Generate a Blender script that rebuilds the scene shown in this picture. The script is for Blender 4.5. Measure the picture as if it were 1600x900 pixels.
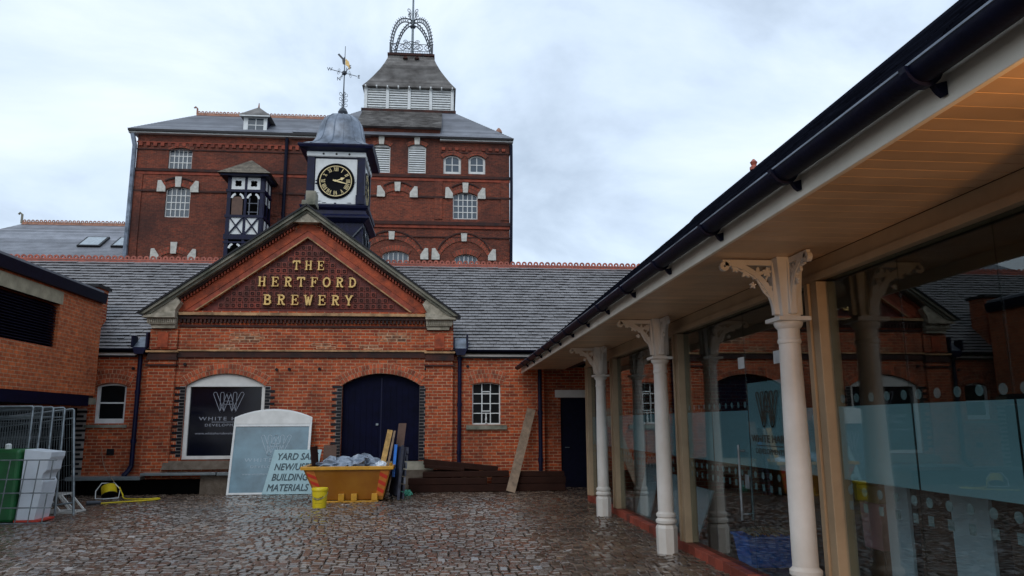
import bpy, math, random
from math import sin, cos, pi, radians, sqrt, asin, atan2
from mathutils import Vector, Matrix
from mathutils.geometry import tessellate_polygon
random.seed(11)
for o in list(bpy.data.objects): bpy.data.objects.remove(o)
S = bpy.context.scene
COL = S.collection

# ------------------------------------------------------------ camera
EYE = 1.6
yaw, pitch, roll = radians(5.359), radians(10.332), radians(-0.277)
cam_d = bpy.data.cameras.new('camera'); cam = bpy.data.objects.new('camera', cam_d); COL.objects.link(cam)
f = Vector((sin(yaw)*cos(pitch), cos(yaw)*cos(pitch), sin(pitch)))
r0 = Vector((cos(yaw), -sin(yaw), 0)); u0 = r0.cross(f)
r = r0*cos(roll)+u0*sin(roll); u = -r0*sin(roll)+u0*cos(roll)
m = Matrix((r, u, -f)).transposed().to_4x4(); m.translation = Vector((0, 0, EYE))
cam.matrix_world = m
cam_d.sensor_width = 36; cam_d.lens = 36*1155/1600; cam_d.clip_end = 3000; cam_d.clip_start = .05
S.camera = cam

# ------------------------------------------------------------ world, sun, exposure
W = bpy.data.worlds.new('World'); S.world = W; W.use_nodes = True
nt = W.node_tree; nt.nodes.clear()
def N(t, k, **kw):
    n = t.nodes.new(k)
    for a, b in kw.items(): setattr(n, a, b)
    return n
out = N(nt, 'ShaderNodeOutputWorld'); bg = N(nt, 'ShaderNodeBackground'); bg.inputs[1].default_value = .1
sky = N(nt, 'ShaderNodeTexSky'); sky.sky_type = 'NISHITA'; sky.sun_disc = False
sky.sun_elevation = radians(38); sky.sun_rotation = radians(200)
tc = N(nt, 'ShaderNodeTexCoord')
mp = N(nt, 'ShaderNodeMapping'); mp.inputs['Scale'].default_value = (1.0, 1.0, 1.7); mp.inputs['Location'].default_value = (.35, 0.2, .15)
n1 = N(nt, 'ShaderNodeTexNoise'); n1.inputs['Scale'].default_value = 2.3; n1.inputs['Detail'].default_value = 7; n1.inputs['Roughness'].default_value = .56
n1.inputs['Distortion'].default_value = .35
cr = N(nt, 'ShaderNodeValToRGB')
cr.color_ramp.elements[0].position = .32; cr.color_ramp.elements[0].color = (3.7, 4.5, 5.6, 1)
cr.color_ramp.elements[1].position = .66; cr.color_ramp.elements[1].color = (7.7, 8.6, 9.5, 1)
e = cr.color_ramp.elements.new(.5); e.color = (6.0, 7.1, 8.5, 1)
mx = N(nt, 'ShaderNodeMixRGB'); mx.inputs[0].default_value = .88
L = nt.links.new
L(tc.outputs['Generated'], mp.inputs[0]); L(mp.outputs[0], n1.inputs['Vector']); L(n1.outputs[0], cr.inputs[0])
L(sky.outputs[0], mx.inputs[1]); L(cr.outputs[0], mx.inputs[2]); L(mx.outputs[0], bg.inputs[0]); L(bg.outputs[0], out.inputs[0])
sd = bpy.data.lights.new('sun', 'SUN'); sd.energy = .5; sd.angle = radians(25); sd.color = (1, .97, .93)
so = bpy.data.objects.new('sun', sd); COL.objects.link(so)
so.rotation_euler = (radians(52), 0, radians(-20))
S.view_settings.view_transform = 'Standard'; S.view_settings.look = 'None'; S.view_settings.gamma = 1
S.view_settings.exposure = .42
S.cycles.max_bounces = 8; S.cycles.transparent_max_bounces = 16

# ------------------------------------------------------------ helpers
def P(m, name):
    return m.node_tree.nodes['Principled BSDF'].inputs[name]
def mat(name, col, rough=.6, metal=0., spec=.5, var=.15, vscale=6., bump=0., bscale=40., island=0., col2=None, coat=0.):
    m = bpy.data.materials.new(name); m.use_nodes = True; t = m.node_tree
    P(m, 'Roughness').default_value = rough; P(m, 'Metallic').default_value = metal
    P(m, 'Specular IOR Level').default_value = spec; P(m, 'Coat Weight').default_value = coat; P(m,'Coat Roughness').default_value = .08
    geo = N(t, 'ShaderNodeNewGeometry')
    nz = N(t, 'ShaderNodeTexNoise'); nz.inputs['Scale'].default_value = vscale; nz.inputs['Detail'].default_value = 6; nz.inputs['Roughness'].default_value = .6
    t.links.new(geo.outputs['Position'], nz.inputs['Vector'])
    mr = N(t, 'ShaderNodeMapRange'); mr.inputs[1].default_value = .3; mr.inputs[2].default_value = .7
    t.links.new(nz.outputs[0], mr.inputs[0])
    c2 = col2 or tuple(c*(1-2*var) for c in col)
    c1 = col if col2 else tuple(min(1, c*(1+var)) for c in col)
    mi = N(t, 'ShaderNodeMixRGB'); mi.inputs[1].default_value = (*c2, 1); mi.inputs[2].default_value = (*c1, 1)
    t.links.new(mr.outputs[0], mi.inputs[0]); last = mi.outputs[0]
    if island:
        m2 = N(t, 'ShaderNodeMapRange'); m2.inputs[3].default_value = 1-island; m2.inputs[4].default_value = 1+island
        t.links.new(geo.outputs['Random Per Island'], m2.inputs[0])
        vm = N(t, 'ShaderNodeVectorMath', operation='SCALE'); t.links.new(last, vm.inputs[0]); t.links.new(m2.outputs[0], vm.inputs['Scale']); last = vm.outputs[0]
    t.links.new(last, P(m, 'Base Color'))
    if bump:
        nb = N(t, 'ShaderNodeTexNoise'); nb.inputs['Scale'].default_value = bscale; nb.inputs['Detail'].default_value = 4
        t.links.new(geo.outputs['Position'], nb.inputs['Vector'])
        b = N(t, 'ShaderNodeBump'); b.inputs['Strength'].default_value = bump; b.inputs['Distance'].default_value = .01
        t.links.new(nb.outputs[0], b.inputs['Height']); t.links.new(b.outputs[0], P(m, 'Normal'))
    return m
def brick(name, c1, c2, mortar, stain=(.05, .03, .025), sfac=.5, msize=.007, w=.225, h=.075, rough=.7, sscale=.8, spos=.55):
    m = bpy.data.materials.new(name); m.use_nodes = True; t = m.node_tree; l = t.links.new
    geo = N(t, 'ShaderNodeNewGeometry')
    sp = N(t, 'ShaderNodeSeparateXYZ'); l(geo.outputs['Position'], sp.inputs[0])
    sn = N(t, 'ShaderNodeSeparateXYZ'); l(geo.outputs['True Normal'], sn.inputs[0])
    ab = N(t, 'ShaderNodeMath', operation='ABSOLUTE'); l(sn.outputs[0], ab.inputs[0])
    gt = N(t, 'ShaderNodeMath', operation='GREATER_THAN'); gt.inputs[1].default_value = .7; l(ab.outputs[0], gt.inputs[0])
    mm = N(t, 'ShaderNodeMix'); mm.data_type = 'FLOAT'; l(gt.outputs[0], mm.inputs[0]); l(sp.outputs[0], mm.inputs[2]); l(sp.outputs[1], mm.inputs[3])
    cb = N(t, 'ShaderNodeCombineXYZ'); l(mm.outputs[0], cb.inputs[0]); l(sp.outputs[2], cb.inputs[1])
    # slight wobble
    bt = N(t, 'ShaderNodeTexBrick'); bt.inputs['Scale'].default_value = 1; bt.inputs['Brick Width'].default_value = w; bt.inputs['Row Height'].default_value = h
    bt.inputs['Mortar Size'].default_value = msize; bt.inputs['Mortar Smooth'].default_value = .2; bt.inputs['Bias'].default_value = -.1
    bt.inputs['Color1'].default_value = (*c1, 1); bt.inputs['Color2'].default_value = (*c2, 1); bt.inputs['Mortar'].default_value = (*mortar, 1)
    wn = N(t, 'ShaderNodeTexNoise'); wn.inputs['Scale'].default_value = 3; wn.inputs['Detail'].default_value = 3; l(cb.outputs[0], wn.inputs['Vector'])
    wv = N(t, 'ShaderNodeVectorMath', operation='SCALE'); wv.inputs['Scale'].default_value = .02; l(wn.outputs['Color'], wv.inputs[0])
    wa = N(t, 'ShaderNodeVectorMath', operation='ADD'); l(cb.outputs[0], wa.inputs[0]); l(wv.outputs[0], wa.inputs[1])
    l(wa.outputs[0], bt.inputs['Vector'])
    nz = N(t, 'ShaderNodeTexNoise'); nz.inputs['Scale'].default_value = sscale; nz.inputs['Detail'].default_value = 9; nz.inputs['Roughness'].default_value = .65; l(geo.outputs['Position'], nz.inputs['Vector'])
    mr = N(t, 'ShaderNodeMapRange'); mr.inputs[1].default_value = spos-.1; mr.inputs[2].default_value = spos+.2; mr.inputs[4].default_value = sfac; l(nz.outputs[0], mr.inputs[0])
    mi = N(t, 'ShaderNodeMixRGB'); l(mr.outputs[0], mi.inputs[0]); l(bt.outputs['Color'], mi.inputs[1]); mi.inputs[2].default_value = (*stain, 1)
    n2 = N(t, 'ShaderNodeTexNoise'); n2.inputs['Scale'].default_value = 9; n2.inputs['Detail'].default_value = 8; n2.inputs['Roughness'].default_value = .7; l(geo.outputs['Position'], n2.inputs['Vector'])
    m3 = N(t, 'ShaderNodeMapRange'); m3.inputs[1].default_value = .3; m3.inputs[2].default_value = .7; m3.inputs[3].default_value = .55; m3.inputs[4].default_value = 1.4; l(n2.outputs[0], m3.inputs[0])
    vm = N(t, 'ShaderNodeVectorMath', operation='SCALE'); l(mi.outputs[0], vm.inputs[0]); l(m3.outputs[0], vm.inputs['Scale'])
    l(vm.outputs[0], P(m, 'Base Color')); P(m, 'Roughness').default_value = rough; P(m, 'Specular IOR Level').default_value = .3
    b = N(t, 'ShaderNodeBump'); b.inputs['Strength'].default_value = .6; b.inputs['Distance'].default_value = .01
    iv = N(t, 'ShaderNodeMath', operation='SUBTRACT'); iv.inputs[0].default_value = 1; l(bt.outputs['Fac'], iv.inputs[1])
    ad = N(t, 'ShaderNodeMath', operation='ADD'); l(iv.outputs[0], ad.inputs[0]); l(n2.outputs[0], ad.inputs[1])
    l(ad.outputs[0], b.inputs['Height']); l(b.outputs[0], P(m, 'Normal'))
    return m
def glass(name, tint=(.8, .86, .87), base=.05, rough=0.):
    m = bpy.data.materials.new(name); m.use_nodes = True; t = m.node_tree; t.nodes.clear(); l = t.links.new
    o = N(t, 'ShaderNodeOutputMaterial'); tr = N(t, 'ShaderNodeBsdfTransparent'); gl = N(t, 'ShaderNodeBsdfGlossy'); ms = N(t, 'ShaderNodeMixShader')
    tr.inputs[0].default_value = (*tint, 1); gl.inputs['Roughness'].default_value = rough
    lw = N(t, 'ShaderNodeLayerWeight'); lw.inputs[0].default_value = .5
    pw = N(t, 'ShaderNodeMath', operation='POWER'); pw.inputs[1].default_value = 5; l(lw.outputs['Facing'], pw.inputs[0])
    ma = N(t, 'ShaderNodeMath', operation='MULTIPLY_ADD'); ma.inputs[1].default_value = 1-base; ma.inputs[2].default_value = base; l(pw.outputs[0], ma.inputs[0])
    l(ma.outputs[0], ms.inputs[0]); l(tr.outputs[0], ms.inputs[1]); l(gl.outputs[0], ms.inputs[2]); l(ms.outputs[0], o.inputs[0])
    return m

def wloc(o):
    v = Vector((0, 0, 0))
    while o is not None: v += o.location; o = o.parent
    return v
class MB:
    def __init__(s): s.v = []; s.f = []; s.ed = []
    def add(s, vs, fs):
        b = len(s.v); s.v += [tuple(p) for p in vs]; s.f += [tuple(b+i for i in q) for q in fs]; return s
    def box(s, x0, x1, y0, y1, z0, z1):
        vs = [(x0,y0,z0),(x1,y0,z0),(x1,y1,z0),(x0,y1,z0),(x0,y0,z1),(x1,y0,z1),(x1,y1,z1),(x0,y1,z1)]
        return s.add(vs, [(0,3,2,1),(4,5,6,7),(0,1,5,4),(1,2,6,5),(2,3,7,6),(3,0,4,7)])
    def obox(s, c, ax, ay, az):   # centre, half-axis vectors
        c = Vector(c); ax = Vector(ax); ay = Vector(ay); az = Vector(az)
        vs = [c+ax*i+ay*j+az*k for k in (-1,1) for i, j in ((-1,-1),(1,-1),(1,1),(-1,1))]
        return s.add(vs, [(0,3,2,1),(4,5,6,7),(0,1,5,4),(1,2,6,5),(2,3,7,6),(3,0,4,7)])
    def beam(s, a, b, w, h, up=(0,0,1)):
        a = Vector(a); b = Vector(b); d = b-a; n = d.normalized(); U = Vector(up)
        if abs(n.dot(U)) > .99: U = Vector((0, 1, 0))
        x = n.cross(U).normalized(); z = x.cross(n)
        return s.obox((a+b)/2, d/2, x*w/2, z*h/2)
    def prism(s, poly, y0, y1, axis='y', holes=()):
        # poly of 2D points; axis y: (x,z); axis x: (y,z); axis z: (x,y)
        def q(p, t): return {'y': (p[0], t, p[1]), 'x': (t, p[0], p[1]), 'z': (p[0], p[1], t)}[axis]
        loops = [list(poly)]+[list(h) for h in holes]; flat = [p for lp in loops for p in lp]; n = len(flat)
        tris = tessellate_polygon([[Vector((p[0], p[1], 0)) for p in lp] for lp in loops])
        vs = [q(p, y0) for p in flat]+[q(p, y1) for p in flat]
        fs = [tuple(t) for t in tris]+[tuple(n+i for i in reversed(t)) for t in tris]
        b = 0
        for lp in loops:
            k = len(lp)
            for i in range(k):
                j = (i+1) % k; fs.append((b+i, b+j, n+b+j, n+b+i))
            b += k
        return s.add(vs, fs)
    def tube(s, pts, r, n=8, closed=False):
        pts = [Vector(p) for p in pts]; m = len(pts); rs = r if isinstance(r, (list, tuple)) else [r]*m
        vs = []; prev = None
        for i, p in enumerate(pts):
            if closed: d = pts[(i+1) % m]-pts[i-1]
            else: d = pts[min(i+1, m-1)]-pts[max(i-1, 0)]
            d.normalize()
            if prev is None:
                a = Vector((0, 0, 1)) if abs(d.z) < .9 else Vector((1, 0, 0)); x = d.cross(a).normalized()
            else:
                x = (prev-d*prev.dot(d))
                x = x.normalized() if x.length > 1e-6 else d.orthogonal().normalized()
            prev = x; y = d.cross(x)
            for k in range(n):
                t = 2*pi*k/n; vs.append(p+x*(cos(t)*rs[i])+y*(sin(t)*rs[i]))
        fs = []
        for i in range(m if closed else m-1):
            j = (i+1) % m
            for k in range(n):
                l2 = (k+1) % n; fs.append((i*n+k, i*n+l2, j*n+l2, j*n+k))
        if not closed: fs += [tuple(range(n-1, -1, -1)), tuple(range((m-1)*n, m*n))]
        return s.add(vs, fs)
    def lathe(s, prof, c, n=24, sq=None, depth=1.):
        # prof [(r,z)], sq: superellipse exponent per ring (None = circle)
        vs = []
        for i, (r, z) in enumerate(prof):
            e = sq[i] if sq else 2
            for k in range(n):
                t = 2*pi*(k+.5)/n; cx, sy = cos(t), sin(t)
                q = (abs(cx)**e+abs(sy)**e)**(-1/e)
                vs.append((c[0]+r*q*cx, c[1]+r*q*sy*depth, c[2]+z))
        m = len(prof); fs = []
        for i in range(m-1):
            for k in range(n):
                l2 = (k+1) % n; fs.append((i*n+k, i*n+l2, (i+1)*n+l2, (i+1)*n+k))
        fs += [tuple(range(n-1, -1, -1)), tuple(range((m-1)*n, m*n))]
        return s.add(vs, fs)
    def ring(s, c, r0, r1, y0, y1, n=12, a0=0, a1=2*pi, axis='y'):
        full = abs(a1-a0-2*pi) < 1e-6; k = n if full else n+1; P_ = []
        for i in range(k):
            t = a0+(a1-a0)*i/n; P_.append((cos(t), sin(t)))
        def q(a, b, t): return (c[0]+a, t, c[1]+b) if axis == 'y' else (t, c[0]+a, c[1]+b)
        vs = []
        for a, b in P_: vs += [q(a*r0, b*r0, y0), q(a*r1, b*r1, y0), q(a*r1, b*r1, y1), q(a*r0, b*r0, y1)]
        fs = []
        for i in range(n):
            a = 4*i; b = 4*((i+1) % k)
            fs += [(a, b, b+1, a+1), (a+1, b+1, b+2, a+2), (a+2, b+2, b+3, a+3), (a+3, b+3, b, a)]
        if not full: fs += [(0, 1, 2, 3), (4*n+3, 4*n+2, 4*n+1, 4*n)]
        return s.add(vs, fs)
    def merge(s, o, M=None):
        return s.add([(M @ Vector(p)) if M else p for p in o.v], o.f)
    def build(s, name, m, parent=None, smooth=False, bevel=0, label=None, local=False):
        import bmesh
        me = bpy.data.meshes.new(name)
        off = Vector((0, 0, 0)) if local else wloc(parent)
        me.from_pydata([tuple(Vector(p)-off) for p in s.v], [], s.f)
        bm = bmesh.new(); bm.from_mesh(me); bmesh.ops.recalc_face_normals(bm, faces=bm.faces); bm.to_mesh(me); bm.free()
        me.materials.append(m)
        if s.ed:
            me.materials.append(M['slate_edge'])
            for i_ in s.ed: me.polygons[i_].material_index = 1
        o = bpy.data.objects.new(name, me); COL.objects.link(o)
        if parent: o.parent = parent
        if smooth:
            me.polygons.foreach_set('use_smooth', [True]*len(me.polygons))
            me.set_sharp_from_angle(angle=radians(35))
        if bevel:
            b = o.modifiers.new('bevel', 'BEVEL'); b.width = bevel; b.segments = 2; b.limit_method = 'ANGLE'
        if label: o['label'] = label
        return o
def build_each(q, name, m_, parent, **k):
    par = list(range(len(q.v)))
    def fd(i):
        while par[i] != i: par[i] = par[par[i]]; i = par[i]
        return i
    for f_ in q.f:
        for j in f_[1:]: par[fd(j)] = fd(f_[0])
    g_ = {}
    for f_ in q.f: g_.setdefault(fd(f_[0]), []).append(f_)
    for fs in g_.values():
        ids = sorted({i for f_ in fs for i in f_}); mp = {a: i for i, a in enumerate(ids)}
        MB().add([q.v[i] for i in ids], [tuple(mp[i] for i in f_) for f_ in fs]).build(name, m_, parent, **k)
def tag(o, label, cat, group=None):
    o['label'] = label; o['category'] = cat
    if group: o['group'] = group
    return o
def thing(name, loc, label, cat, group=None, rz=0):
    o = bpy.data.objects.new(name, None); COL.objects.link(o); o.location = loc; o.rotation_euler = (0, 0, rz)
    o.empty_display_size = .2
    return tag(o, label, cat, group)
def struct(o, kind='structure'):
    o['kind'] = kind; return o
def arch(x0, x1, z0, zs, rise, n=12):
    w = (x1-x0)/2; cx = (x0+x1)/2; pts = [(x0, z0), (x1, z0), (x1, zs)]
    if rise > 0:
        R = (w*w+rise*rise)/(2*rise); cz = zs+rise-R; a = asin(min(1, w/R))
        for i in range(1, n):
            t = a-2*a*i/n; pts.append((cx+R*sin(t), cz+R*cos(t)))
    pts.append((x0, zs)); return pts
def rect(x0, x1, z0, z1): return [(x0, z0), (x1, z0), (x1, z1), (x0, z1)]
def vouss(mb, x0, x1, zs, rise, h, y0, y1, bw=.075, rings=1, gap=.012):
    w = (x1-x0)/2; cx = (x0+x1)/2; R = (w*w+rise*rise)/(2*rise); cz = zs+rise-R; a = asin(min(1, w/R))
    for q in range(rings):
        ra = R+q*h/rings+gap/2; rb = R+(q+1)*h/rings-gap/2; n = max(3, int(2*a*ra/bw)); g = gap/2/ra
        for i in range(n):
            t0 = -a+2*a*i/n+g; t1 = -a+2*a*(i+1)/n-g
            mb.prism([(cx+ra*sin(t0), cz+ra*cos(t0)), (cx+ra*sin(t1), cz+ra*cos(t1)), (cx+rb*sin(t1), cz+rb*cos(t1)), (cx+rb*sin(t0), cz+rb*cos(t0))], y0, y1)
def arcband(mb, x0, x1, zs, rise, h, y0, y1, n=16):
    w = (x1-x0)/2; cx = (x0+x1)/2; R = (w*w+rise*rise)/(2*rise); cz = zs+rise-R; a = asin(min(1, w/R))
    lo = [(cx+R*sin(-a+2*a*i/n), cz+R*cos(-a+2*a*i/n)) for i in range(n+1)]
    hi = [(cx+(R+h)*sin(-a+2*a*i/n), cz+(R+h)*cos(-a+2*a*i/n)) for i in range(n+1)]
    for i in range(n): mb.prism([lo[i], lo[i+1], hi[i+1], hi[i]], y0, y1)
def slates(mb, x0, x1, p0, p1, courses, tw, thick, over=1.25, clip=None, jit=.004, dark=False):
    # p0=(y,z) eave, p1=(y,z) ridge
    dy = (p1[0]-p0[0])/courses; dz = (p1[1]-p0[1])/courses; l = sqrt(dy*dy+dz*dz); ny, nz = -dz/l, dy/l
    if nz < 0: ny, nz = -ny, -nz
    for c in range(courses):
        x = x0-(c % 2)*tw/2
        while x < x1:
            a = max(x, x0)+.002; b = min(x+tw*random.uniform(.97, 1.0), x1)-.001; x += tw
            if b-a < .02: continue
            if clip and not clip((a+b)/2, p0[0]+dy*c): continue
            t = thick*random.uniform(.8, 1.25); j = random.uniform(-jit, jit)
            y_, z_ = p0[0]+dy*c+dy/l*j, p0[1]+dz*c+dz/l*j
            Y2, Z2 = y_+dy*over, z_+dz*over
            vs = [(a, y_, z_), (b, y_, z_), (b, y_+ny*t, z_+nz*t), (a, y_+ny*t, z_+nz*t), (b, Y2+ny*.003, Z2+nz*.003), (a, Y2+ny*.003, Z2+nz*.003)]
            if dark: mb.ed.append(len(mb.f))  # front edge takes the near-black that paints shade between courses
            mb.add(vs, [(0, 1, 2, 3), (3, 2, 4, 5), (0, 3, 5), (1, 4, 2)])
def text_mb(s, size, ext=.004, shear=0, off=0, space=1., align='CENTER'):
    cu = bpy.data.curves.new('txt', 'FONT'); cu.body = s; cu.size = size; cu.extrude = ext; cu.shear = shear; cu.offset = off; cu.space_character = space; cu.align_x = align; cu.resolution_u = 4
    ob = bpy.data.objects.new('txt', cu); COL.objects.link(ob)
    bpy.context.view_layer.update()
    me = bpy.data.meshes.new_from_object(ob.evaluated_get(bpy.context.evaluated_depsgraph_get()))
    mb = MB(); mb.add([v.co.copy() for v in me.vertices], [tuple(p.vertices) for p in me.polygons])
    bpy.data.objects.remove(ob); bpy.data.curves.remove(cu); bpy.data.meshes.remove(me)
    return mb
def width_fit(mb, w):   # scale text horizontally to a width about its centre
    xs = [p[0] for p in mb.v]; a, b = min(xs), max(xs); k = w/(b-a); c = (a+b)/2
    mb.v = [((p[0]-c)*k, p[1], p[2]) for p in mb.v]; return mb
FACE_Y = Matrix(((1,0,0,0),(0,0,-1,0),(0,1,0,0),(0,0,0,1)))      # text upright facing -Y
FACE_X = Matrix(((0,0,-1,0),(-1,0,0,0),(0,1,0,0),(0,0,0,1)))     # text upright facing -X
def at(M, x, y, z): return Matrix.Translation((x, y, z)) @ M
def capsule_outline(mb, a, b, r, w, d=.003, n=8):
    # outline of a stadium from a to b in local xy, stroke width w
    a = Vector(a); b = Vector(b); dr = (b-a).normalized(); nr = Vector((-dr.y, dr.x)); pts = []
    for i in range(n+1):
        t = pi/2+pi*i/n; pts.append(a+nr*(r*sin(t))+dr*(r*cos(t)))
    for i in range(n+1):
        t = -pi/2+pi*i/n; pts.append(b+nr*(r*sin(t))+dr*(r*cos(t)))
    k = len(pts)
    for i in range(k):
        p, q = pts[i], pts[(i+1) % k]; e = (q-p)
        if e.length < 1e-6: continue
        nn = Vector((-e.y, e.x)).normalized()*w/2
        mb.prism([tuple(p-nn), tuple(q-nn), tuple(q+nn), tuple(p+nn)], -d, d, 'z')
def logo(h, w=.02):
    # interlaced W A W monogram of rounded strokes, height h
    mb = MB(); r = .085*h; T = h-r; B = r
    for a, b in (((-.63, T/h), (-.28, B/h)), ((-.30, T/h), (-.28, B/h)), ((0, T/h), (-.28, B/h)), ((0, T/h), (.28, B/h)), ((.30, T/h), (.28, B/h)), ((.63, T/h), (.28, B/h))):
        capsule_outline(mb, (a[0]*h, a[1]*h), (b[0]*h, b[1]*h), r, w*h*1.3)
    capsule_outline(mb, (-.14*h, .5*h), (.14*h, .5*h), r*.9, w*h*1.3)
    return mb

# ------------------------------------------------------------ materials
M = {}
M['brick'] = brick('hall brick', (.50, .088, .022), (.24, .037, .015), (.47, .28, .165), stain=(.045, .018, .012), sfac=.75, sscale=.9, spos=.58, msize=.0085)
M['brick_b'] = brick('brewery brick', (.27, .052, .022), (.12, .026, .014), (.22, .11, .07), stain=(.04, .016, .013), sfac=.85, sscale=.35, spos=.47, msize=.007)
M['brick_l'] = brick('orange brick', (.58, .14, .042), (.38, .080, .026), (.46, .26, .15), stain=(.16, .05, .03), sfac=.5, sscale=.9, msize=.008)
M['brick_rub'] = mat('rubbed brick', (.38, .065, .018), .7, var=.3, vscale=5, bump=.3, bscale=30, island=.35)
M['brick_arch'] = mat('arch brick', (.44, .085, .026), .7, var=.25, vscale=8, bump=.3, bscale=50, island=.4)
M['brick_barch'] = mat('brewery arch brick', (.27, .05, .022), .75, var=.25, vscale=4, island=.35)
M['brick_rep'] = mat('mixed repair brick', (.34, .12, .05), .75, island=.6, vscale=14, var=.4)
M['mortar'] = mat('pale mortar', (.55, .36, .23), .9, var=.3)
M['barch_m'] = mat('dull mortar', (.22, .11, .07), .9, var=.3)
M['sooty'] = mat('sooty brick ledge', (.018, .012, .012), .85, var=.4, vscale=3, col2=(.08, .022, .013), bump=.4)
M['tile_red'] = mat('terracotta tile', (.15, .022, .012), .6, var=.35, vscale=4, bump=.2, island=.25)
M['tile_face'] = mat('moulded tile face', (.20, .032, .015), .6, var=.35, vscale=3, bump=.2, island=.3)
M['tile_red2'] = mat('red terracotta rubbed', (.34, .055, .018), .6, var=.3, vscale=5, bump=.2)
M['ridge'] = mat('terracotta ridge', (.40, .10, .06), .5, var=.2, vscale=8, island=.2)
M['ridge2'] = mat('weathered ridge', (.34, .16, .10), .6, var=.25, vscale=5, island=.2)
M['stone'] = mat('weathered stone', (.52, .46, .36), .8, var=.3, vscale=7, bump=.3, col2=(.2, .18, .13))
M['stone_g'] = mat('mossy coping stone', (.34, .31, .24), .75, vscale=2.0, bump=.4, col2=(.07, .08, .055))
M['stone_w'] = mat('white painted stone', (.58, .56, .5), .7, var=.15)
M['buff'] = mat('buff moulding', (.46, .26, .12), .7, var=.35, vscale=4)
M['slate'] = mat('plain roof tiles', (.23, .22, .222), .42, spec=.7, vscale=1.2, var=.12, bump=.25, bscale=60, island=.10)
M['slate_edge'] = mat('underlay and tile edge shade', (.006, .006, .007), .95, spec=.1)  # underlay black, also painted on tile edges as the shadow under each course
M['slate_far'] = mat('far slate', (.24, .25, .28), .5, spec=.4, vscale=1.2, bump=.3, bscale=6, island=.25)
M['slate_brown'] = mat('brown slate', (.25, .235, .22), .7, spec=.3, vscale=1.3, island=.25, col2=(.085, .075, .068))
M['slate_dark'] = mat('near black slate', (.009, .010, .016), 1., spec=.0, island=.5, bump=.3, bscale=12)
M['navy'] = mat('navy door paint', (.002, .003, .019), .6, spec=.1, var=.2, vscale=5, bump=.05)
M['navy2'] = mat('navy timber', (.004, .006, .034), .5, spec=.25, var=.3, vscale=6)
M['black'] = mat('black painted iron', (.006, .006, .009), .45, spec=.3, var=.2)
M['gutter'] = mat('navy black iron gutter', (.004, .005, .018), .5, spec=.14, var=.2, vscale=10, bump=.15)
M['white'] = mat('white paint', (.74, .76, .75), .5, var=.08, vscale=4)
M['white_d'] = mat('dirty white paint', (.76, .76, .73), .55, vscale=3, col2=(.58, .58, .55))
M['cream'] = mat('cream painted iron', (.78, .74, .68), .42, vscale=2.2, bump=.12, bscale=30, col2=(.62, .57, .50))
M['fascia'] = mat('cream fascia paint', (.86, .77, .63), .45, vscale=2.5, var=.07, bump=.05, bscale=15)
M['cream_d'] = mat('frame paint with lamp glow', (.46, .33, .20), .5, vscale=2, var=.1)  # cream frame colour with the warm lamp glow mixed in
M['soffit'] = mat('painted boards', (.66, .44, .26), .42, vscale=1.4, var=.12, island=.12)  # base colour pushed orange to carry part of the lamp glow
M['lead'] = mat('lead sheet', (.21, .245, .30), .42, metal=.3, vscale=3, var=.3, bump=.15, bscale=8)
M['gold'] = mat('gilded letters', (.80, .52, .17), .4, metal=.1, var=.12, vscale=12)
M['gilt'] = mat('pale gilt', (.85, .68, .34), .45, var=.1)
M['clock_black'] = mat('black dial', (.003, .003, .005), .6, spec=.08)
M['iron_g'] = mat('grey wrought iron', (.05, .06, .075), .5)
M['pane'] = mat('dark window pane', (.006, .007, .008), .4, spec=.12, var=.2)
M['pane_l'] = mat('pane with sky tint', (.06, .08, .10), .08, spec=.9, var=.1)  # sky light put into the glass as a blue-grey base colour
M['glass'] = glass('shop glass', tint=(.74, .82, .82), base=.085)
M['void'] = mat('dark inside', (.002, .002, .002), .95, spec=.05)
M['dark_board'] = mat('navy sign panel', (.003, .0035, .010), .14, spec=.35)
M['sign_txt'] = mat('pale grey lettering', (.30, .32, .37), .6, var=.05)
M['sign_txt2'] = mat('pale blue lettering', (.36, .46, .52), .6, var=.05)
M['film'] = mat('frosted film', (.38, .53, .57), .3, spec=.4, var=.05, vscale=1.2)
M['dot'] = mat('pale dot', (.26, .31, .31), .6)
M['black_brick'] = mat('black glazed brick', (.005, .005, .008), .35, spec=.3, island=.4)
M['grey_brick'] = mat('grey washed brick', (.30, .27, .25), .8, island=.3)
M['yellow_skip'] = mat('skip yellow paint', (.34, .135, .008), .35, vscale=2.5, bump=.12, bscale=6, col2=(.25, .08, .004))
M['yellow_rim'] = mat('skip rim yellow', (.62, .30, .015), .35, vscale=5, var=.15)
M['red'] = mat('red reflective stripe', (.62, .045, .02), .4, var=.1)
M['orange'] = mat('orange reflective stripe', (.60, .19, .03), .4, var=.1)
M['yellow'] = mat('bright yellow plastic', (.78, .60, .02), .35, var=.05)
M['black_ink'] = mat('dark print', (.03, .03, .02), .6)
M['wood_wet'] = mat('wet dark timber', (.036, .013, .008), .7, spec=.15, vscale=3, bump=.6, bscale=18, island=.4)
M['wood_brown'] = mat('brown timber', (.11, .055, .035), .6, vscale=5, bump=.4, island=.2)
M['wood_pale'] = mat('pale raw board', (.30, .21, .14), .6, vscale=7, bump=.3, var=.25)
M['wood_yellow'] = mat('yellow pine board', (.55, .33, .10), .6, vscale=9, bump=.3, var=.25)
M['steel'] = mat('galvanised steel', (.24, .28, .30), .45, metal=.5, var=.25, vscale=9)
M['green'] = mat('green plastic', (.012, .13, .035), .4, vscale=3, var=.2, bump=.08, bscale=5)
M['shell'] = mat('white plastic shell', (.66, .72, .78), .45, vscale=3, var=.08)
M['bag'] = mat('grey blue polythene', (.15, .19, .24), .3, vscale=7, bump=.3, bscale=20, col2=(.36, .42, .50))
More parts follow.
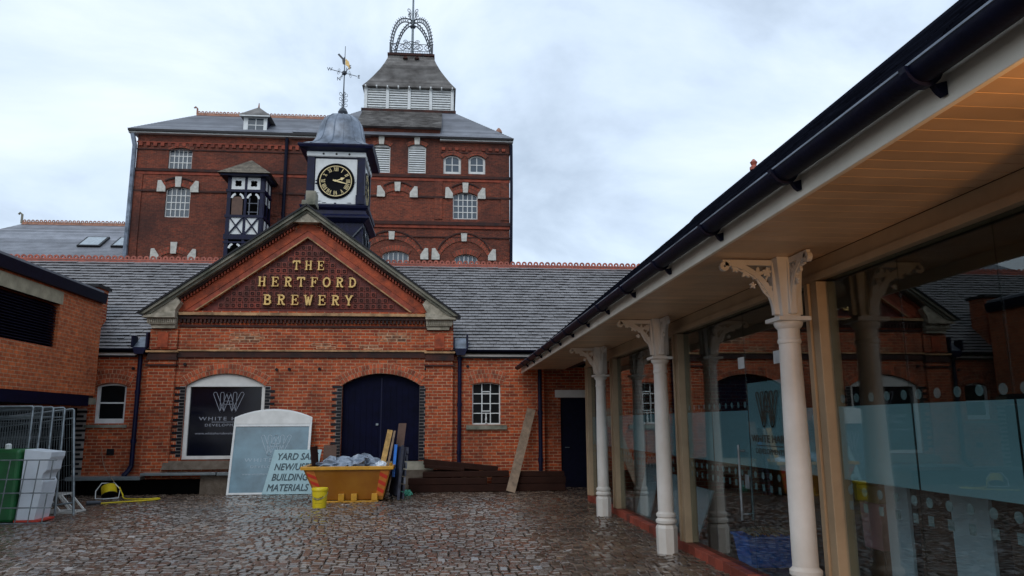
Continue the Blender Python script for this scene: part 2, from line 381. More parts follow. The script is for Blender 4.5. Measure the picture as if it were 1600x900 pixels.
M['blue'] = mat('blue plastic', (.03, .24, .88), .4, var=.15)
M['navy_pal'] = mat('navy painted pallet board', (.035, .04, .065), .6, vscale=6, var=.4)
M['pal_grey'] = mat('grey pallet board', (.13, .14, .17), .7, vscale=6, var=.3)
M['poster'] = mat('pale blue poster', (.34, .52, .56), .4, var=.05)
M['poster_txt'] = mat('grey poster print', (.05, .09, .11), .6)
M['paving_stone'] = mat('blue grey kerb stone', (.17, .20, .21), .35, vscale=4, bump=.3)
M['moss'] = mat('mossy brick sill', (.085, .06, .04), .8, vscale=7, bump=.6, col2=(.16, .13, .10))
M['mint'] = mat('mint green cloth', (.12, .48, .33), .7, bump=.4)
M['paper'] = mat('white paper', (.6, .62, .62), .8)
M['pink'] = mat('pink bag', (.75, .30, .30), .5)
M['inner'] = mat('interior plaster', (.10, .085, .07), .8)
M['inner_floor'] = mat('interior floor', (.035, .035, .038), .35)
M['red_brick_edge'] = mat('red plinth bricks', (.30, .055, .028), .55, vscale=6, island=.4, bump=.3)

# ------------------------------------------------------------ ground
g = MB().add([(-400,-300,-.045),(400,-300,-.045),(400,700,-.045),(-400,700,-.045)], [(0,1,2,3)])
struct(g.build('ground', mat('dark grit ground', (.012, .010, .008), .7, bump=.5, bscale=20)))
# wet granite setts
sm = bpy.data.materials.new('wet setts'); sm.use_nodes = True; t = sm.node_tree; l = t.links.new
geo = N(t, 'ShaderNodeNewGeometry'); rp = N(t, 'ShaderNodeValToRGB'); el = rp.color_ramp.elements
el[0].color = (.085, .055, .038, 1); el[1].color = (.19, .145, .11, 1)
for p_, c_ in ((.3, (.135, .090, .063, 1)), (.55, (.115, .090, .073, 1)), (.8, (.16, .115, .085, 1))):
    q = el.new(p_); q.color = c_
l(geo.outputs['Random Per Island'], rp.inputs[0])
nz = N(t, 'ShaderNodeTexNoise'); nz.inputs['Scale'].default_value = .55; nz.inputs['Detail'].default_value = 5; l(geo.outputs['Position'], nz.inputs['Vector'])
mr = N(t, 'ShaderNodeMapRange'); mr.inputs[1].default_value = .35; mr.inputs[2].default_value = .65; mr.inputs[3].default_value = .65; mr.inputs[4].default_value = 1.25; l(nz.outputs[0], mr.inputs[0])
vm = N(t, 'ShaderNodeVectorMath', operation='SCALE'); l(rp.outputs[0], vm.inputs[0]); l(mr.outputs[0], vm.inputs['Scale']); l(vm.outputs[0], P(sm, 'Base Color'))
m4 = N(t, 'ShaderNodeMapRange'); m4.inputs[1].default_value = .35; m4.inputs[2].default_value = .65; m4.inputs[3].default_value = .26; m4.inputs[4].default_value = .10; l(nz.outputs[0], m4.inputs[0]); l(m4.outputs[0], P(sm, 'Roughness'))
nb = N(t, 'ShaderNodeTexNoise'); nb.inputs['Scale'].default_value = 55; nb.inputs['Detail'].default_value = 5; l(geo.outputs['Position'], nb.inputs['Vector'])
b = N(t, 'ShaderNodeBump'); b.inputs['Strength'].default_value = .4; b.inputs['Distance'].default_value = .01; l(nb.outputs[0], b.inputs['Height']); l(b.outputs[0], P(sm, 'Normal'))
P(sm, 'Specular IOR Level').default_value = .9; P(sm, 'Coat Weight').default_value = .55; P(sm, 'Coat Roughness').default_value = .09
mb = MB(); y = 3.0
while y < 20.5:
    d = random.uniform(.128, .158); x = -13+random.uniform(0, .15)
    while x < 3.06 or (y > 15.9 and x < 5):
        w = random.uniform(.095, .150)
        if abs(x) < 14 and (x > -1.0-y*.62):
            h = random.gauss(0, .005); g_ = random.uniform(.005, .010); b_ = .015; x1 = x+w; y1 = y+d; yo = random.uniform(-.007, .007)+.02*sin(x*.9)
            q = [(x+g_, y+yo+g_*.6), (x1-g_, y+yo+g_*.6), (x1-g_, y1+yo-g_*.6), (x+g_, y1+yo-g_*.6)]
            top = [(x+g_+b_, y+yo+g_+b_*.8), (x1-g_-b_, y+yo+g_+b_*.8), (x1-g_-b_, y1+yo-g_-b_*.8), (x+g_+b_, y1+yo-g_-b_*.8)]
            tx, ty = random.gauss(0, .0025), random.gauss(0, .0045)
            hz = [h-tx-ty, h+tx-ty, h+tx+ty, h-tx+ty]
            vs = [(a, c, -.038) for a, c in q]+[(a, c, -.004+hz[i]) for i, (a, c) in enumerate(q)]+[(a, c, .004+hz[i]) for i, (a, c) in enumerate(top)]
            fs = [(8, 9, 10, 11)]
            for i in range(4): j = (i+1) % 4; fs += [(i, j, 4+j, 4+i), (4+i, 4+j, 8+j, 8+i)]
            mb.add(vs, fs)
        x += w
    y += d
struct(mb.build('cobbled_yard', sm))

# ------------------------------------------------------------ HALL
HY, CY = 18.65, 18.5
hall = thing('brewery_hall', (-3.4, 18.5, 0), 'single-storey red brick brewery hall with gilded pediment and long tiled roof', 'hall')
wy = HY
doorway = rect(-11.2, -8.62, 0, 2.02)
lw = arch(-8.25, -7.54, 1.63, 2.50, .08); rw = arch(.74, 1.445, 1.56, 2.54, .055)
MB().prism([(-13, -.1), (-11.2, -.1), (-11.2, 2.0), (-8.62, 2.0), (-8.62, -.1), (-6.9, -.1), (-6.9, 3.3), (-13, 3.3)], HY, HY+.35, holes=[lw]).build('wall', M['brick'], hall)
MB().prism(rect(.2, 2.55, -.1, 3.3), HY, HY+.35, holes=[rw]).build('wall', M['brick'], hall)
# recess wall with side door at right
MB().prism([(2.5, -.1), (3.0, -.1), (3.0, 2.24), (4.02, 2.24), (4.02, -.1), (9, -.1), (9, 3.0), (2.5, 3.0)], HY+.25, HY+.5).build('wall', M['brick'], hall)
MB().box(-13, 9, 24.2, 24.5, -.1, 3.3).build('wall', M['brick'], hall)
for xx in (-13, 8.7): MB().prism([(HY+.51, -.1), (24.19, -.1), (24.19, 3.4), (21.5, 5.9), (HY+.51, 3.3)], xx, xx+.3, 'x').build('wall', M['brick'], hall)
MB().box(-12.6, -8.2, 19.6, 19.7, -.1, 3.2).build('wall', M['void'], hall)  # black sheet stands in for the darkness of the passage behind the opening
# centre block wall
xa, za, sl, zb = -3.42, 6.99, .724, 4.2
dv = .30
cw = [(-7.0, -.1), (-2.43, -.1), (-2.43, .42), (-.56, .42), (-.56, -.1), (.25, -.1), (.25, 4.15), (-.2, 4.3), (xa, za-.3), (-6.65, 4.3), (-7.0, 4.15)]
win_o = arch(-6.13, -4.27, .76, 2.5, .30); dr_o = arch(-2.44, -.56, .42, 2.53, .28)
cw2 = [(-7.0, -.1), (.25, -.1), (.25, 4.15), (.1, 4.3), (xa, za-.18), (-6.9, 4.3), (-7.0, 4.15)]
tymp = [(-5.98, 4.33), (-.85, 4.33), (xa, 6.2)]
MB().prism(cw2, CY, CY+.4, holes=[win_o, dr_o, tymp]).build('front_wall', M['brick'], hall)
# pilasters
for a, b_ in ((-7.0, -6.38), (-.39, .25)):
    p = MB(); p.box(a-.02, b_, CY-.07, CY-.003, .42, 3.12); p.box(a-.02, b_, CY-.07, CY-.003, 3.38, 3.86)
    po = p.build('pilaster', M['brick'], hall)
    q = MB(); q.box(a-.05, b_+.03, CY-.12, CY-.002, 3.12, 3.17); q.box(a-.035, b_+.015, CY-.10, CY-.002, 3.17, 3.30); q.box(a-.06, b_+.04, CY-.13, CY-.002, 2.98, 3.02)
    q.build('cap', M['sooty'], po)
    q = MB(); q.box(a-.07, b_+.05, CY-.14, CY-.002, 3.30, 3.345); q.build('moulding', M['buff'], po)
    q = MB(); c = (a+b_)/2; q.box(c-.14, c+.10, CY-.1, CY-.071, 3.42, 3.78); q.build('panel', M['brick_rub'], po)
# string course
MB().box(-6.36, -.41, CY-.08, CY-.002, 3.335, 3.375).build('string_course', M['buff'], hall)
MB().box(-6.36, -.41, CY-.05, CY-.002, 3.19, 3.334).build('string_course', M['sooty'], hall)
# rubbed brick frieze band and main cornice
MB().box(-6.36, -.41, CY-.012, CY-.002, 3.42, 3.9).build('frieze', M['brick_rub'] if False else M['brick'], hall)
MB().box(-6.37, -.40, CY-.16, CY-.003, 4.205, 4.275).build('cornice', M['buff'], hall)
q = MB(); q.box(-6.37, -.40, CY-.10, CY-.003, 4.12, 4.20); q.box(-6.37, -.40, CY-.04, CY-.003, 3.93, 3.98)
x = -6.36
while x < -.45: q.box(x, x+.05, CY-.085, CY-.003, 4.03, 4.118); x += .095
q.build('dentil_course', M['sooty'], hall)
# pediment bands
def chev(o0, o1, y0, y1, base=zb):
    d0 = (za-o0-base)/sl; d1 = (za-o1-base)/sl
    return MB().prism([(xa-d0, base), (xa, za-o0), (xa+d0, base), (xa+d1, base), (xa, za-o1), (xa-d1, base)], y0, y1)
ped = chev(0, .05, CY-.42, CY+.35).build('pediment', M['black'], hall)
chev(.052, .13, CY-.38, CY+.3).build('coping', M['stone_g'], ped)
chev(.132, .20, CY-.30, CY+.3).build('coping', M['stone_g'], ped)
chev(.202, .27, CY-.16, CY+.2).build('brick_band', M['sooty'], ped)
q = MB(); n = 44
for s_ in (-1, 1):
    for i in range(n):
        dx = .35+i*(3.05/n); z_ = za-.275-sl*dx; X = xa+s_*dx
        q.prism([(X-.018, z_-.075-.0*s_), (X+.018, z_-.075), (X+.018, z_+.0), (X-.018, z_+.0)], CY-.11, CY-.003)
q.build('dentils', M['tile_red2'], ped)
chev(.36, .60, CY-.035, CY-.003, 4.32).build('brick_band', M['brick_rub'], ped)
chev(.755, .79, CY-.05, CY-.003, 4.33).build('inner_moulding', M['buff'], ped)
chev(.60, .75, CY-.018, CY-.003, 4.325).build('brick_band', M['tile_red2'], ped)
# tympanum tiles
MB().prism([(-6.0, 4.3), (-.82, 4.3), (xa, 6.25)], CY+.1, CY+.2).build('tile_backing', M['tile_red'], ped)
q = MB(); q2 = MB(); pt = .148; nn = 0
for j in range(14):
    z_ = 4.42+j*pt
    for i in range(-18, 19):
        X = xa+.03+i*pt
        if z_+pt*.95 < 6.2-sl*1.01*abs(X-xa)-.06:
            h = pt*.47
            q2.box(X-h, X+h, CY+.07, CY+.099, z_-h+h, z_+h*2-.004)
            w_ = .036; zz = z_+h
            for (a, b_, c, d_) in ((X-w_, X+w_, zz+w_-.014, zz+w_), (X-w_, X+w_, zz-w_, zz-w_+.014), (X-w_, X-w_+.014, zz-w_+.014, zz+w_-.014), (X+w_-.014, X+w_, zz-w_+.014, zz+w_-.014)):
                q.box(a, b_, CY+.045, CY+.0695, c, d_)
q2.build('relief_tiles', M['tile_face'], ped); q.build('tile_bosses', M['sooty'], ped)
# stone corner blocks and apex stone
for s_ in (-1, 1):
    def mx_(pts): return [(xa+s_*(p[0]), p[1]) for p in pts]
    so_ = MB().prism(mx_([(3.02, 4.285), (3.72, 4.16), (3.70, 4.24), (3.05, 4.70), (2.9, 4.5)]), CY-.26, CY-.01).build('corner_stone', M['stone'], ped)
    MB().prism(mx_([(2.98, 4.12), (3.74, 4.12), (3.70, 4.165), (2.98, 4.284)]), CY-.32, CY-.01).build('ledge', M['stone'], so_)
    q = MB(); q.prism(mx_([(3.0, 3.97), (3.62, 3.97), (3.66, 4.118), (2.99, 4.118)]), CY-.2, CY-.01)
    for i in range(14): x = 3.02+i*.046; a, b_ = sorted((xa+s_*x, xa+s_*(x+.026))); q.box(a, b_, CY-.23, CY-.201, 4.0, 4.09)
    q.build('dentils', M['stone'], so_)
    MB().prism(mx_([(3.02, 3.88), (3.56, 3.88), (3.58, 3.968), (3.0, 3.968)]), CY-.15, CY-.01).build('bed_mould', M['stone'], so_)
so_ = MB().prism([(xa-.34, za-.44), (xa+.34, za-.44), (xa, za-.21)], CY-.26, CY-.01).build('apex_stone', M['stone'], ped)
q = MB().box(xa-.13, xa+.21, CY-.38, CY+.1, za-.02, za+.10); q.box(xa-.05, xa+.20, CY-.33, CY+.05, za+.10, za+.36)
q.build('apex_block', M['stone_g'], ped, bevel=.015)
# lettering (serif capitals built from strokes)
GL = {'T': [[(.5, 0), (.5, 1)], [(.08, .97), (.92, .97)], [(.08, .97), (.05, .76)], [(.92, .97), (.95, .76)], 'S', [(.3, .02), (.7, .02)]],
 'H': [[(.2, 0), (.2, 1)], [(.8, 0), (.8, 1)], 't', [(.2, .52), (.8, .52)], 'S', [(.03, .02), (.37, .02)], [(.63, .02), (.97, .02)], [(.03, .98), (.37, .98)], [(.63, .98), (.97, .98)]],
 'E': [[(.25, 0), (.25, 1)], 't', [(.25, .52), (.65, .52)], [(.66, .38), (.66, .66)], 'S', [(.05, .02), (.9, .02)], [(.05, .98), (.88, .98)], [(.9, .02), (.93, .26)], [(.88, .98), (.9, .76)]],
 'R': [[(.25, 0), (.25, 1)], [(.28, .97), (.62, .97), (.82, .86), (.84, .70), (.7, .56), (.3, .5)], [(.5, .5), (.66, .3), (.72, .08), (.95, .0)], 'S', [(.05, .02), (.45, .02)], [(.05, .98), (.4, .98)]],
 'F': [[(.3, 0), (.3, 1)], 't', [(.3, .52), (.68, .52)], [(.68, .38), (.72, .68)], 'S', [(.08, .02), (.52, .02)], [(.08, .98), (.95, .98)], [(.93, .98), (.95, .74)]],
 'O': [[(.5+.42*cos(i*pi/10), .5+.48*sin(i*pi/10)) for i in range(21)]],
 'D': [[(.22, 0), (.22, 1)], [(.22, .97), (.52, .97), (.8, .82), (.9, .5), (.8, .18), (.52, .03), (.22, .03)], 'S', [(.03, .02), (.3, .02)], [(.03, .98), (.3, .98)]],
 'B': [[(.22, 0), (.22, 1)], [(.22, .97), (.6, .97), (.78, .85), (.76, .66), (.6, .54), (.22, .52)], [(.6, .54), (.84, .42), (.88, .2), (.7, .04), (.22, .03)], 'S', [(.02, .02), (.3, .02)], [(.02, .98), (.3, .98)]],
 'W': [[(.1, 1), (.32, 0)], [(.32, 0), (.52, .8)], [(.48, .8), (.7, 0)], [(.7, 0), (.92, 1)], 'S', [(-.05, .98), (.25, .98)], [(.78, .98), (1.05, .98)]],
 'Y': [[(.5, 0), (.5, .45)], [(.5, .45), (.14, 1)], [(.5, .45), (.86, 1)], 'S', [(.3, .02), (.7, .02)], [(-.02, .98), (.3, .98)], [(.7, .98), (1.02, .98)]]}
def letters(mb, word, x0, x1, z0, z1, y0, y1, tilt=0.):
    h = z1-z0; n = len(word); cell = (x1-x0-.8*h)/(n-1); lw_ = .8*h
    for i, ch in enumerate(word):
        ox = x0+cell*i; th = .16*h; k = 0
        for s_ in GL[ch]:
            if s_ == 'S': th = .075*h; continue
            if s_ == 't': th = .10*h; continue
            for a, b_ in zip(s_, s_[1:]):
                A = Vector((ox+a[0]*lw_, z0+a[1]*h)); B = Vector((ox+b_[0]*lw_, z0+b_[1]*h)); d = (B-A).normalized(); nn = Vector((-d.y, d.x))*th/2; e = d*th*.25
                k += 1; A2, B2 = A-e, B+e; yy = y0-k*.0012
                mb.prism([tuple(A2-nn), tuple(B2-nn), tuple(B2+nn), tuple(A2+nn)], yy, y1)
q = MB(); letters(q, 'THE', -3.76, -2.99, 5.39, 5.61, CY-.015, CY+.045); q.build('lettering', M['gold'], ped)
q = MB(); letters(q, 'HERTFORD', -4.58, -2.19, 4.96, 5.19, CY-.015, CY+.045); q.build('lettering', M['gold'], ped)
q = MB(); letters(q, 'BREWERY', -4.43, -2.26, 4.50, 4.74, CY-.015, CY+.045); q.build('lettering', M['gold'], ped)
# arches over openings
for a, b_, zs, rs in ((-6.13, -4.27, 2.5, .30), (-2.44, -.56, 2.53, .28)):
    q = MB(); arcband(q, a, b_, zs, rs, .24, CY-.008, CY-.002); ar = q.build('arch', M['mortar'], hall)
    q = MB(); vouss(q, a, b_, zs, rs, .24, CY-.020, CY-.0085, .085, 2, .016); q.build('voussoirs', M['brick_arch'], ar)
for a, b_, zs, rs in ((-8.25, -7.54, 2.50, .09), (.74, 1.445, 2.54, .065)):
    q = MB(); arcband(q, a-.05, b_+.05, zs, rs, .32, HY-.008, HY-.002); ar = q.build('arch', M['mortar'], hall)
    q = MB(); vouss(q, a-.05, b_+.05, zs, rs, .32, HY-.020, HY-.0085, .085, 3, .016); q.build('voussoirs', M['brick_arch'], ar)
# toothed black quoins
def quoin(xe, dirn, z0, z1, y, alt=M['black_brick'], lab=None, st=0):
    q = MB(); z = z0; i = st; bk = MB(); a, b_ = sorted((xe, xe+dirn*.13)); bk.box(a, b_, y-.006, y-.001, z0, z1)
    qo = bk.build('quoins', M['grey_brick'], hall)
    while z < z1-.03:
        L_ = .235 if i % 2 else .115
        a, b_ = sorted((xe+dirn*.004, xe+dirn*L_)); q.box(a, b_, y-.015, y-.0065, z+.007, z+.068); z += .075; i += 1
    q.build('black_bricks', M['black_brick'], qo)
quoin(-6.13, -1, .84, 2.5, CY); quoin(-4.27, 1, .84, 2.5, CY, st=1); quoin(-2.44, -1, .72, 2.5, CY); quoin(-.56, 1, .72, 2.5, CY, st=1)
q = MB(); z = .42; i = 0
bk = MB(); bk.box(-8.62, -8.40, HY-.006, HY-.001, .42, 1.98); qo = bk.build('quoins', M['grey_brick'], hall)
while z < 1.95:
    q.box(-8.62, -8.62+(.235 if i % 2 else .16), HY-.015, HY-.0065, z+.03, z+.085); z += .11; i += 1
q.build('black_bricks', M['black_brick'], qo)
# display window with lettered panel
wn = MB().prism(arch(-6.13, -4.27, .78, 2.5, .29), CY+.06, CY+.12, holes=[rect(-6.03, -4.36, .86, 2.49)]).build('display_window', M['white_d'], hall, bevel=.006)
MB().box(-6.05, -4.34, CY+.125, CY+.14, .84, 2.51).build('sign_panel', M['dark_board'], wn)
MB().box(-6.10, -4.30, CY+.045, CY+.0595, 2.49, 2.53).build('transom', M['white_d'], wn)
def hart_sign(cx, zc, s, y, parent, m_):
    q = MB().merge(logo(.50*s, .016), at(FACE_Y, cx+.02*s, y, zc)); q.build('monogram', m_, parent)
    q = MB().merge(width_fit(text_mb('WHITE HART', .12*s, .002, space=1.3), 1.28*s), at(FACE_Y, cx, y, zc-.17*s))
    q.merge(width_fit(text_mb('DEVELOPMENTS', .085*s, .002, space=1.2), .98*s), at(FACE_Y, cx, y, zc-.31*s))
    q.box(cx-.34*s, cx+.62*s, y-.002, y+.002, zc-.215*s, zc-.205*s)
    q.merge(width_fit(text_mb('www.whitehartdevelopments.co.uk', .075*s, .002), 1.42*s), at(FACE_Y, cx, y, zc-.50*s))
    q.build('lettering', m_, parent)
hart_sign(-5.17, 1.86, 1.0, CY+.122, wn, M['sign_txt'])
# sloping mossy sill beneath
MB().prism([(CY-.16, .56), (CY-.02, .56), (CY-.02, .755), (CY-.05, .755)], -6.5, -3.9, 'x').build('sill', M['moss'], hall)
MB().prism([(CY-.10, .50), (CY-.02, .50), (CY-.02, .70), (CY-.07, .70)], -2.6, -.2, 'x').build('sill', M['stone_g'], hall)
MB().box(-2.6, -.2, CY-.25, CY-.03, .02, .498).build('step', M['moss'], hall)
# navy double door
dd = MB().prism(arch(-2.44, -.56, .70, 2.53, .275), CY+.2, CY+.26).build('double_door', M['navy'], hall)
q = MB()
for k in range(13):
    x = -2.43+k*.1446; q.box(x+.004, x+.138, CY+.19, CY+.199, .72, 2.5)
q.build('boards', M['navy'], dd)
MB().box(-1.515, -1.485, CY+.175, CY+.189, .72, 2.7).build('cover_strip', M['navy2'], dd)
MB().box(-1.62, -1.56, CY+.165, CY+.189, 1.55, 1.6).build('handle', M['steel'], dd)
# side door in the recess
sdoor = MB().box(3.0, 4.0, HY+.34, HY+.40, 0, 2.22).build('side_door', M['gutter'], hall)
q = MB().box(3.70, 3.755, HY+.33, HY+.339, 1.33, 1.36).box(3.765, 3.82, HY+.33, HY+.339, 1.33, 1.36).box(3.70, 3.755, HY+.33, HY+.339, 1.285, 1.315).box(3.765, 3.82, HY+.33, HY+.339, 1.285, 1.315)
q.build('notice', M['paper'], sdoor)
MB().tube([(3.12, HY+.32, .98), (3.12, HY+.28, .98), (3.22, HY+.28, .98)], .012, 6).build('handle', M['steel'], sdoor)
MB().box(2.86, 4.1, HY+.20, HY+.248, 2.23, 2.42).build('lintel', M['cream'], hall)
# sash window left / casement right
def win(parent, x0, x1, z0, zs, rise, y, cols, rows, fr, bar, pane=M['pane'], m_=M['white'], name='window'):
    outer = arch(x0, x1, z0, zs, rise); inner = arch(x0+fr, x1-fr, z0+fr*1.3, zs-(0 if rise else fr), max(rise-fr*.6, .012) if rise else 0)
    o = MB().prism(outer, y, y+.05, holes=[inner]).build(name, m_, parent)
    q = MB(); W_ = x1-x0-2*fr; H_ = zs+rise-fr-(z0+fr*1.3)
    for i in range(1, cols): x = x0+fr+W_*i/cols; q.box(x-bar/2, x+bar/2, y+.008, y+.035, z0+fr, zs+rise*.7)
    for j in range(1, rows): z = z0+fr*1.3+H_*j/rows; q.box(x0+fr*.9, x1-fr*.9, y+.012, y+.038, z-bar/2, z+bar/2)
    if q.v: q.build('glazing_bars', m_, o)
    MB().prism(arch(x0+.005, x1-.005, z0+.01, zs-.005, rise), y+.04, y+.06).build('pane', pane, o)
    return o
w_ = win(hall, -8.25, -7.54, 1.63, 2.50, .075, HY+.1, 1, 2, .075, .035)
MB().box(-8.23, -7.56, HY+.07, HY+.099, 1.63, 1.74).build('bottom_rail', M['white'], w_)
MB().box(-8.42, -7.46, HY-.05, HY+.06, 1.53, 1.60).build('sill', M['stone_g'], hall)
w_ = win(hall, .74, 1.445, 1.56, 2.54, .05, HY+.1, 3, 4, .028, .022)
q = MB().box(.98, 1.20, HY+.085, HY+.099, 1.88, 1.905).box(1.18, 1.205, HY+.085, HY+.099, 1.9, 2.38).box(.975, 1.0, HY+.085, HY+.099, 1.9, 2.38).box(.975, 1.205, HY+.085, HY+.099, 2.36, 2.385)
q.build('opening_light', M['white'], w_)
MB().lathe([(.012, 0), (.03, .02), (.012, .05), (.026, .1), (.012, .2), (.02, .22), (.006, .27)], (1.09, HY+.075, 1.58), 8).build('window_stay', M['white'], w_)
MB().box(.59, 1.60, HY-.07, HY+.06, 1.44, 1.545).build('sill', M['stone_g'], hall)
MB().box(-7.86, -7.70, HY-.03, HY-.002, .90, 1.04).build('air_vent', M['black'], hall)
# stub pipes
for x, z in ((-6.18, 3.02), (-4.02, 2.90), (-3.72, 2.91), (-3.0, 2.92), (-.42, 2.92), (.62, 3.0), (-7.42, 2.93)):
    y = CY if -7 < x < .25 else HY
    MB().tube([(x, y-.05, z), (x, y+.02, z)], .035, 10).build('stub_pipe', M['black'], hall)
# eaves: gutter, fascia
for a, b_ in ((-13, -7.35), (.36, 2.42)):
    MB().box(a, b_, HY-.12, HY-.09, 3.24, 3.33).build('fascia', M['cream'] if a > 0 else M['white_d'], hall)
    MB().box(a, b_, HY-.09, HY+.0, 3.2, 3.36).build('eaves_board', M['black'], hall)
    q = MB(); q.add([], [])
    q.ring((HY-.17, 3.40), .05, .062, a, b_, 8, pi, 2*pi, 'x'); q.build('gutter', M['gutter'], hall)
def pipe(x, y, z0, z1, parent, shoe=True):
    q = MB().tube([(x, y, z0), (x, y, z1)], .05, 10)
    z = z0+.55
    while z < z1: q.tube([(x, y, z), (x, y, z+.09)], .064, 10); z += 1.15
    if shoe: q.tube([(x, y, z0+.03), (x-.04, y-.05, z0-.08), (x-.12, y-.13, z0-.2)], .055, 8)
    return q.build('downpipe', M['navy2'], parent, smooth=True)
pipe(-7.25, HY-.09, .62, 3.25, hall); pipe(.42, HY-.09, .3, 3.25, hall, False)
pipe(2.44, HY-.02, .1, 3.1, hall, False)
for x0, s_ in ((-7.22, -1), (.44, 1)):
    q = MB(); q.prism([(x0-.10, 3.26), (x0+.10, 3.26), (x0+.16, 3.42), (x0-.16, 3.42)], HY-.30, HY-.02)
    q.box(x0-.19, x0-.15, HY-.32, HY-.02, 3.42, 3.70); q.box(x0+.14, x0+.18, HY-.32, HY-.02, 3.42, 3.78)
    h_ = q.build('rainwater_hopper', M['navy2'], hall)
    MB().add([(x0-.148, HY-.26, 3.425), (x0+.138, HY-.26, 3.425), (x0+.138, HY+.15, 3.72), (x0-.148, HY+.15, 3.72)], [(0, 1, 2, 3)]).build('lead_chute', M['lead'], h_)
# roof: tiled courses
YE, ZE, YR, ZR = HY-.2, 3.36, 21.5, 6.16
def clip_h(x, y):
    z = ZE+(y-YE)/(YR-YE)*(ZR-ZE)
    return abs(x-xa) > 3.62 or not (z < za-.36-sl*abs(x-xa)-.05)
roof = MB().prism([(YE+.02, ZE-.06), (YR, ZR-.03), (24.6, ZE-.1)], -13.1, 8.95, 'x').build('roof', M['slate_edge'], hall)
q = MB(); slates(q, -13.1, 8.95, (YE, ZE), (YR, ZR), 30, .17, .036, clip=clip_h, dark=True, jit=.003); q.build('tiles', M['slate'], roof)
q = MB(); slates(q, -13.1, 8.95, (24.6, ZE-.05), (YR, ZR), 20, .3, .02); q.build('tiles', M['slate'], roof)
q = MB()
for s_ in (-1, 1):
    nX = 120
q.prism([(xa-3.65, za-.26-sl*3.65), (xa, za-.26), (xa+3.65, za-.26-sl*3.65)], CY+.36, 21.6); q.build('cross_roof', M['slate_brown'], roof)
# ridge cresting
def cresting(parent, x0, x1, y, z, pitch, rr, m_, band=.09):
    q = MB().prism([(y-.13, z-.10), (y, z+band*.4), (y+.13, z-.10), (y+.10, z-.10), (y, z-.02), (y-.10, z-.10)], x0, x1, 'x')
    q.box(x0, x1, y-.025, y+.025, z-.03, z+band); c = q.build('ridge_tiles', m_, parent)
    q = MB(); x = x0+pitch/2
    while x < x1:
        q.ring((x, z+band+rr*.35), rr*.38, rr, y-.02, y+.02, 10); x += pitch
    q.build('cresting', m_, c)
cresting(roof, -13.1, 8.95, 21.5, 6.15, .175, .075, M['ridge'])
for a, b_, n_ in ((-5.05, 3.78, 3), (-1.5, 3.82, 3), (-1.95, 3.5, 2), (-5.4, 3.5, 2), (-3.1, 3.55, 2)):
    q = MB(); pt_ = MB()
    for j in range(n_):
        for i in range(3 if n_ > 2 else 2):
            X = a+.115*(j % 2)+i*.235; pt_.box(X-.1175, X+.1175, CY-.0145, CY-.0121, b_-j*.075-.0745, b_-j*.075+.0002)
            q.box(X-.104, X+.104, CY-.019, CY-.0146, b_-j*.075-.064, b_-j*.075-.010)
    ro = pt_.build('repointing', M['mortar'], hall); q.build('bricks', M['brick_rep'], ro)

# dock / plinth kerbs in front of hall
dk = thing('stone_ledge', (-6.4, 18.3, 0), 'low blue grey stone ledge along the foot of the hall at left', 'ledge')
MB().box(-8.55, -6.9, 18.22, 18.63, .34, .42).build('slab', M['paving_stone'], dk, bevel=.01)
MB().box(-6.88, -5.2, 18.12, 18.42, .44, .50).build('slab', M['paving_stone'], dk, bevel=.01)
MB().box(-5.18, -2.7, 18.14, 18.42, .43, .50).build('slab', M['paving_stone'], dk, bevel=.01)
MB().box(-8.5, -5.6, 18.34, 18.6, .0, .338).build('base', M['void'], dk)  # black block stands in for the shaded hollow under the slabs
MB().box(-5.58, -2.75, 18.28, 18.43, .0, .425).build('base', M['moss'], dk)

# ------------------------------------------------------------ CLOCK TOWER
cx, cy = -3.07, 21.2
ct = thing('clock_tower', (cx, cy, 5.6), 'navy and white clock turret with ribbed lead dome and weathervane behind the pediment', 'clock tower')
MB().box(cx-.80, cx+.80, cy-.88, cy+.88, 5.3, 7.12).build('base', M['navy2'], ct)
q = MB()
for s_ in (-1, 1):
    for (a, b_) in (((-.78, 6.1), (-.02, 7.0)), ((-.78, 7.0), (-.02, 6.1)), ((.02, 6.1), (.78, 7.0)), ((.02, 7.0), (.78, 6.1))):
        q.beam((cx+a[0], cy+s_*.90, a[1]), (cx+b_[0], cy+s_*.90, b_[1]), .035, .07, (0, 1, 0))
        q.beam((cx+s_*.82, cy+a[0]*1.1, a[1]), (cx+s_*.82, cy+b_[0]*1.1, b_[1]), .035, .07, (1, 0, 0))
q.build('cross_bracing', M['iron_g'], ct)
q = MB()
for s_ in (-1, 1):
    for t0, t1 in ((-.78, -.05), (.05, .78)):
        q.add([(cx+s_*.806, cy+t0*1.1, 6.15), (cx+s_*.806, cy+t1*1.1, 6.15), (cx+s_*.806, cy+(t0+t1)/2*1.1, 6.52)], [(0, 1, 2)])
        q.add([(cx+s_*.806, cy+t0*1.1, 6.98), (cx+s_*.806, cy+t1*1.1, 6.98), (cx+s_*.806, cy+(t0+t1)/2*1.1, 6.6)], [(0, 1, 2)])
build_each(q, 'side_panel', M['white_d'], ct)
def sqring(prof, m_, name, smooth=False, bev=0):
    return MB().lathe([(r_*sqrt(1), z-5.6) for r_, z in prof], (cx, cy, 5.6), 4, [40]*len(prof) if False else None)
def sq(prof, ex=.08):
    q = MB(); vs = []
    for r_, z in prof: vs += [(cx-r_, cy-r_-ex, z), (cx+r_, cy-r_-ex, z), (cx+r_, cy+r_+ex, z), (cx-r_, cy+r_+ex, z)]
    fs = [(3, 2, 1, 0)]
    for i in range(len(prof)-1):
        for k in range(4): j = (k+1) % 4; fs.append((4*i+k, 4*i+j, 4*i+4+j, 4*i+4+k))
    n = 4*(len(prof)-1); fs.append((n, n+1, n+2, n+3)); return q.add(vs, fs)
